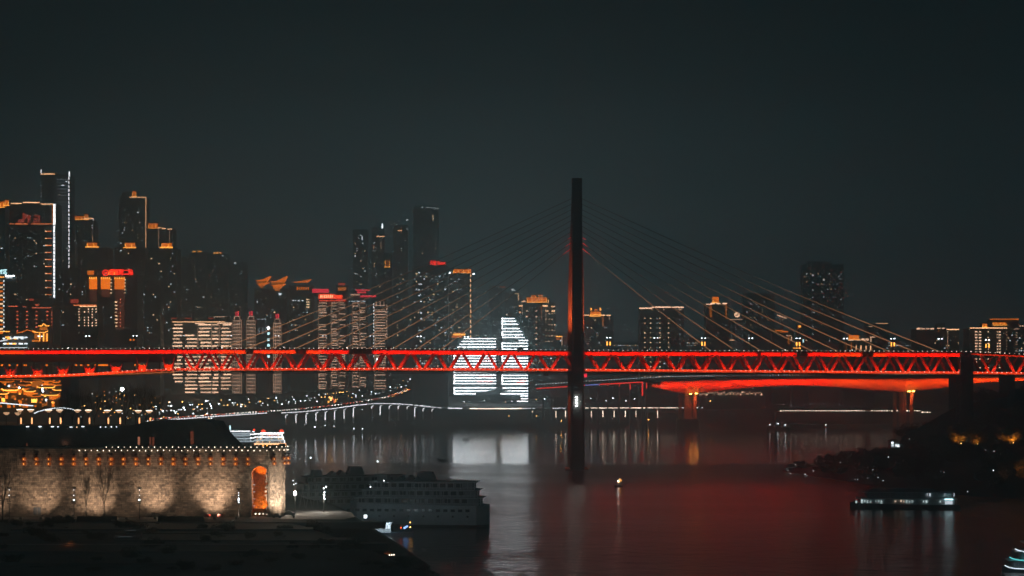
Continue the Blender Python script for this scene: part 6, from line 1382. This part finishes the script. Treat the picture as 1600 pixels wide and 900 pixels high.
m = MB(); m.tube((12.5, -4, 10), (12.5, -4, 16), .12); m.tube((-8, -3.6, 11.6), (-8, -3.6, 16.8), .15); lpart('mast', m, 'steel_dark', r_)
lpiece('red_light', r_, 'red_orange', (-11, -4, 12.4), (1.8, .6, 1.4), 'ball')
# right ferry
Yr = 850
r_, z = ferry('dark two deck ferry with a row of lit white windows moored at the right bank', (X(1415, Yr), Yr+2, 0), math.radians(-6), 48, 10, 2, None)
for i in range(34):
    x = -21.5+i*1.22
    if R.random() < (.12 if i < 21 else .62): continue
    lpiece('cabin_window', r_, 'ship_window' if not 11 < i < 18 else 'ship_window_warm', (x, -4.3, 3.2+R.uniform(-.3, .3)), (R.uniform(.3, .85), .3, R.uniform(.7, 1.7)))
lpiece('stern_light', r_, 'teal_sign', (18.6, -5.2, 4.4), (3.6, .2, .55)); lpiece('stern_window', r_, 'win_dim', (18.6, -5.2, 3.0), (3.2, .2, 1.4))
for x in (9.5, 10.6, 17, 21): lpiece('upper_window', r_, 'win_dim', (x, -3.9, 6.4), (.45, .2, 1.5))
m = MB(); m.prism([(-17, z), (15, z), (12, z+1.6), (-13, z+1.6)], -3.6, 3.6); lpart('roof', m, 'canopy_grey', r_)
# bottom right ferry, cut by the frame
Yq = 575
r_, z = ferry('ferry at the bottom right corner with curved white and teal edge lights', (X(1640, Yq), Yq, -1.2), math.radians(-8), 28, 9, 3, None)
for d, (x0, mt, z_) in enumerate(((-13.2, 'ferry_line', 1.9+.3), (-11.8, 'teal_line', 4.6+.1), (-10.2, 'ferry_line', 7.2))):
    pts = [(x0, -1.2, z_+.7), (x0+.8, -2.9, z_+.35), (x0+2.4, -4.0, z_+.1), (x0+6, -4.6, z_), (x0+14, -4.7, z_)]
    m = MB()
    for a, c in zip(pts, pts[1:]): m.beam(a, c, .2, .26)
    lpart('edge_light', m, mt, r_)
m = MB(); m.box(-6, 8, -3, 3, z, z+2); m.tube((-5, 0, z+2), (-5, 0, z+4), .1); lpart('wheelhouse', m, 'ship_grey', r_)
# small craft
def small_boat(px, y, L_, label, lights, name='small_boat'):
    Y = H*F/(y-590); r_ = thing(name, label, 'boat', (X(px, Y), Y, 0)); m = MB(); hull_mesh(m, L_, L_*.33, L_*.12, .3, L_*.06, -.3); lpart('hull', m, 'hull_dark', r_)
    m = MB(); m.taper(-L_*.12, L_*.22, -L_*.1, L_*.1, L_*.1, L_*.36, .15, .1); lpart('cabin', m, 'ship_grey', r_)
    for (mt, x, z, s) in lights: lpiece('lamp', r_, mt, (x, -L_*.12, z), (s, s*.6, s), 'ball')
    return r_
small_boat(967.5, 760.5, 5.4, 'little fishing boat with orange lamps alone on the water right of the pylon', [('strong_white', -.5, 3.0, .45), ('gold_bright', .9, 3.3, .7), ('lamp_warm', -.2, 2.4, .5), ('lamp_warm', .2, 4.0, .35)])
small_boat(728.5, 688.5, 7, 'tiny dark boat on the bright white reflection', [])
small_boat(692, 719.5, 7, 'tiny dark boat left of the white reflection', [])
small_boat(1215, 672, 26, 'moored barge with small white lamps below the girder bridge', [('lamp_white', -9, 6, 1), ('lamp_white', 0, 7, 1), ('lamp_white', 8, 6, 1), ('win_white', 4, 3, 1)], 'barge')
small_boat(1290, 668, 9, 'small boat with one white lamp near the far quay on the right', [('lamp_white', 0, 3, 1)])
small_boat(752, 669.5, 5, 'speck of a boat near the far shore above the reflection', [('win_white', 0, 2, .8)])
# ------------------------------------------------------------------ name repeats by their order from left to right
byl = {}
for o in bpy.data.objects:
    if o.parent is None and o.get('label') and o.get('category'): byl.setdefault(o['label'], []).append(o)
for lb, os_ in byl.items():
    if len(os_) < 2 or len(os_) > 150 or 'leafy' in lb or 'shrub' in lb: continue
    os_.sort(key=lambda o: o.location.x/o.location.y)
    for i, o in enumerate(os_):
        o['label'] = lb+', %s from the left' % nth(i) if i else lb+', leftmost'
        if 'group' not in o: o['group'] = lb+'s'
# ------------------------------------------------------------------ haze
hz = MB(); hz.box(-2700, 2700, -60, 5300, -8, 392)
hm = bpy.data.materials.new('haze_air'); hm.use_nodes = True; n = hm.node_tree.nodes; l = hm.node_tree.links; n.clear()
oo = n.new('ShaderNodeOutputMaterial'); pv = n.new('ShaderNodeVolumePrincipled'); pv.inputs['Color'].default_value = (.68, .96, 1, 1); pv.inputs['Density'].default_value = .00064; pv.inputs['Anisotropy'].default_value = .66
l.new(pv.outputs[0], oo.inputs['Volume']); MATS['haze_air'] = hm
o = link('haze', hz.mesh('haze', 'haze_air')); o['kind'] = 'stuff'
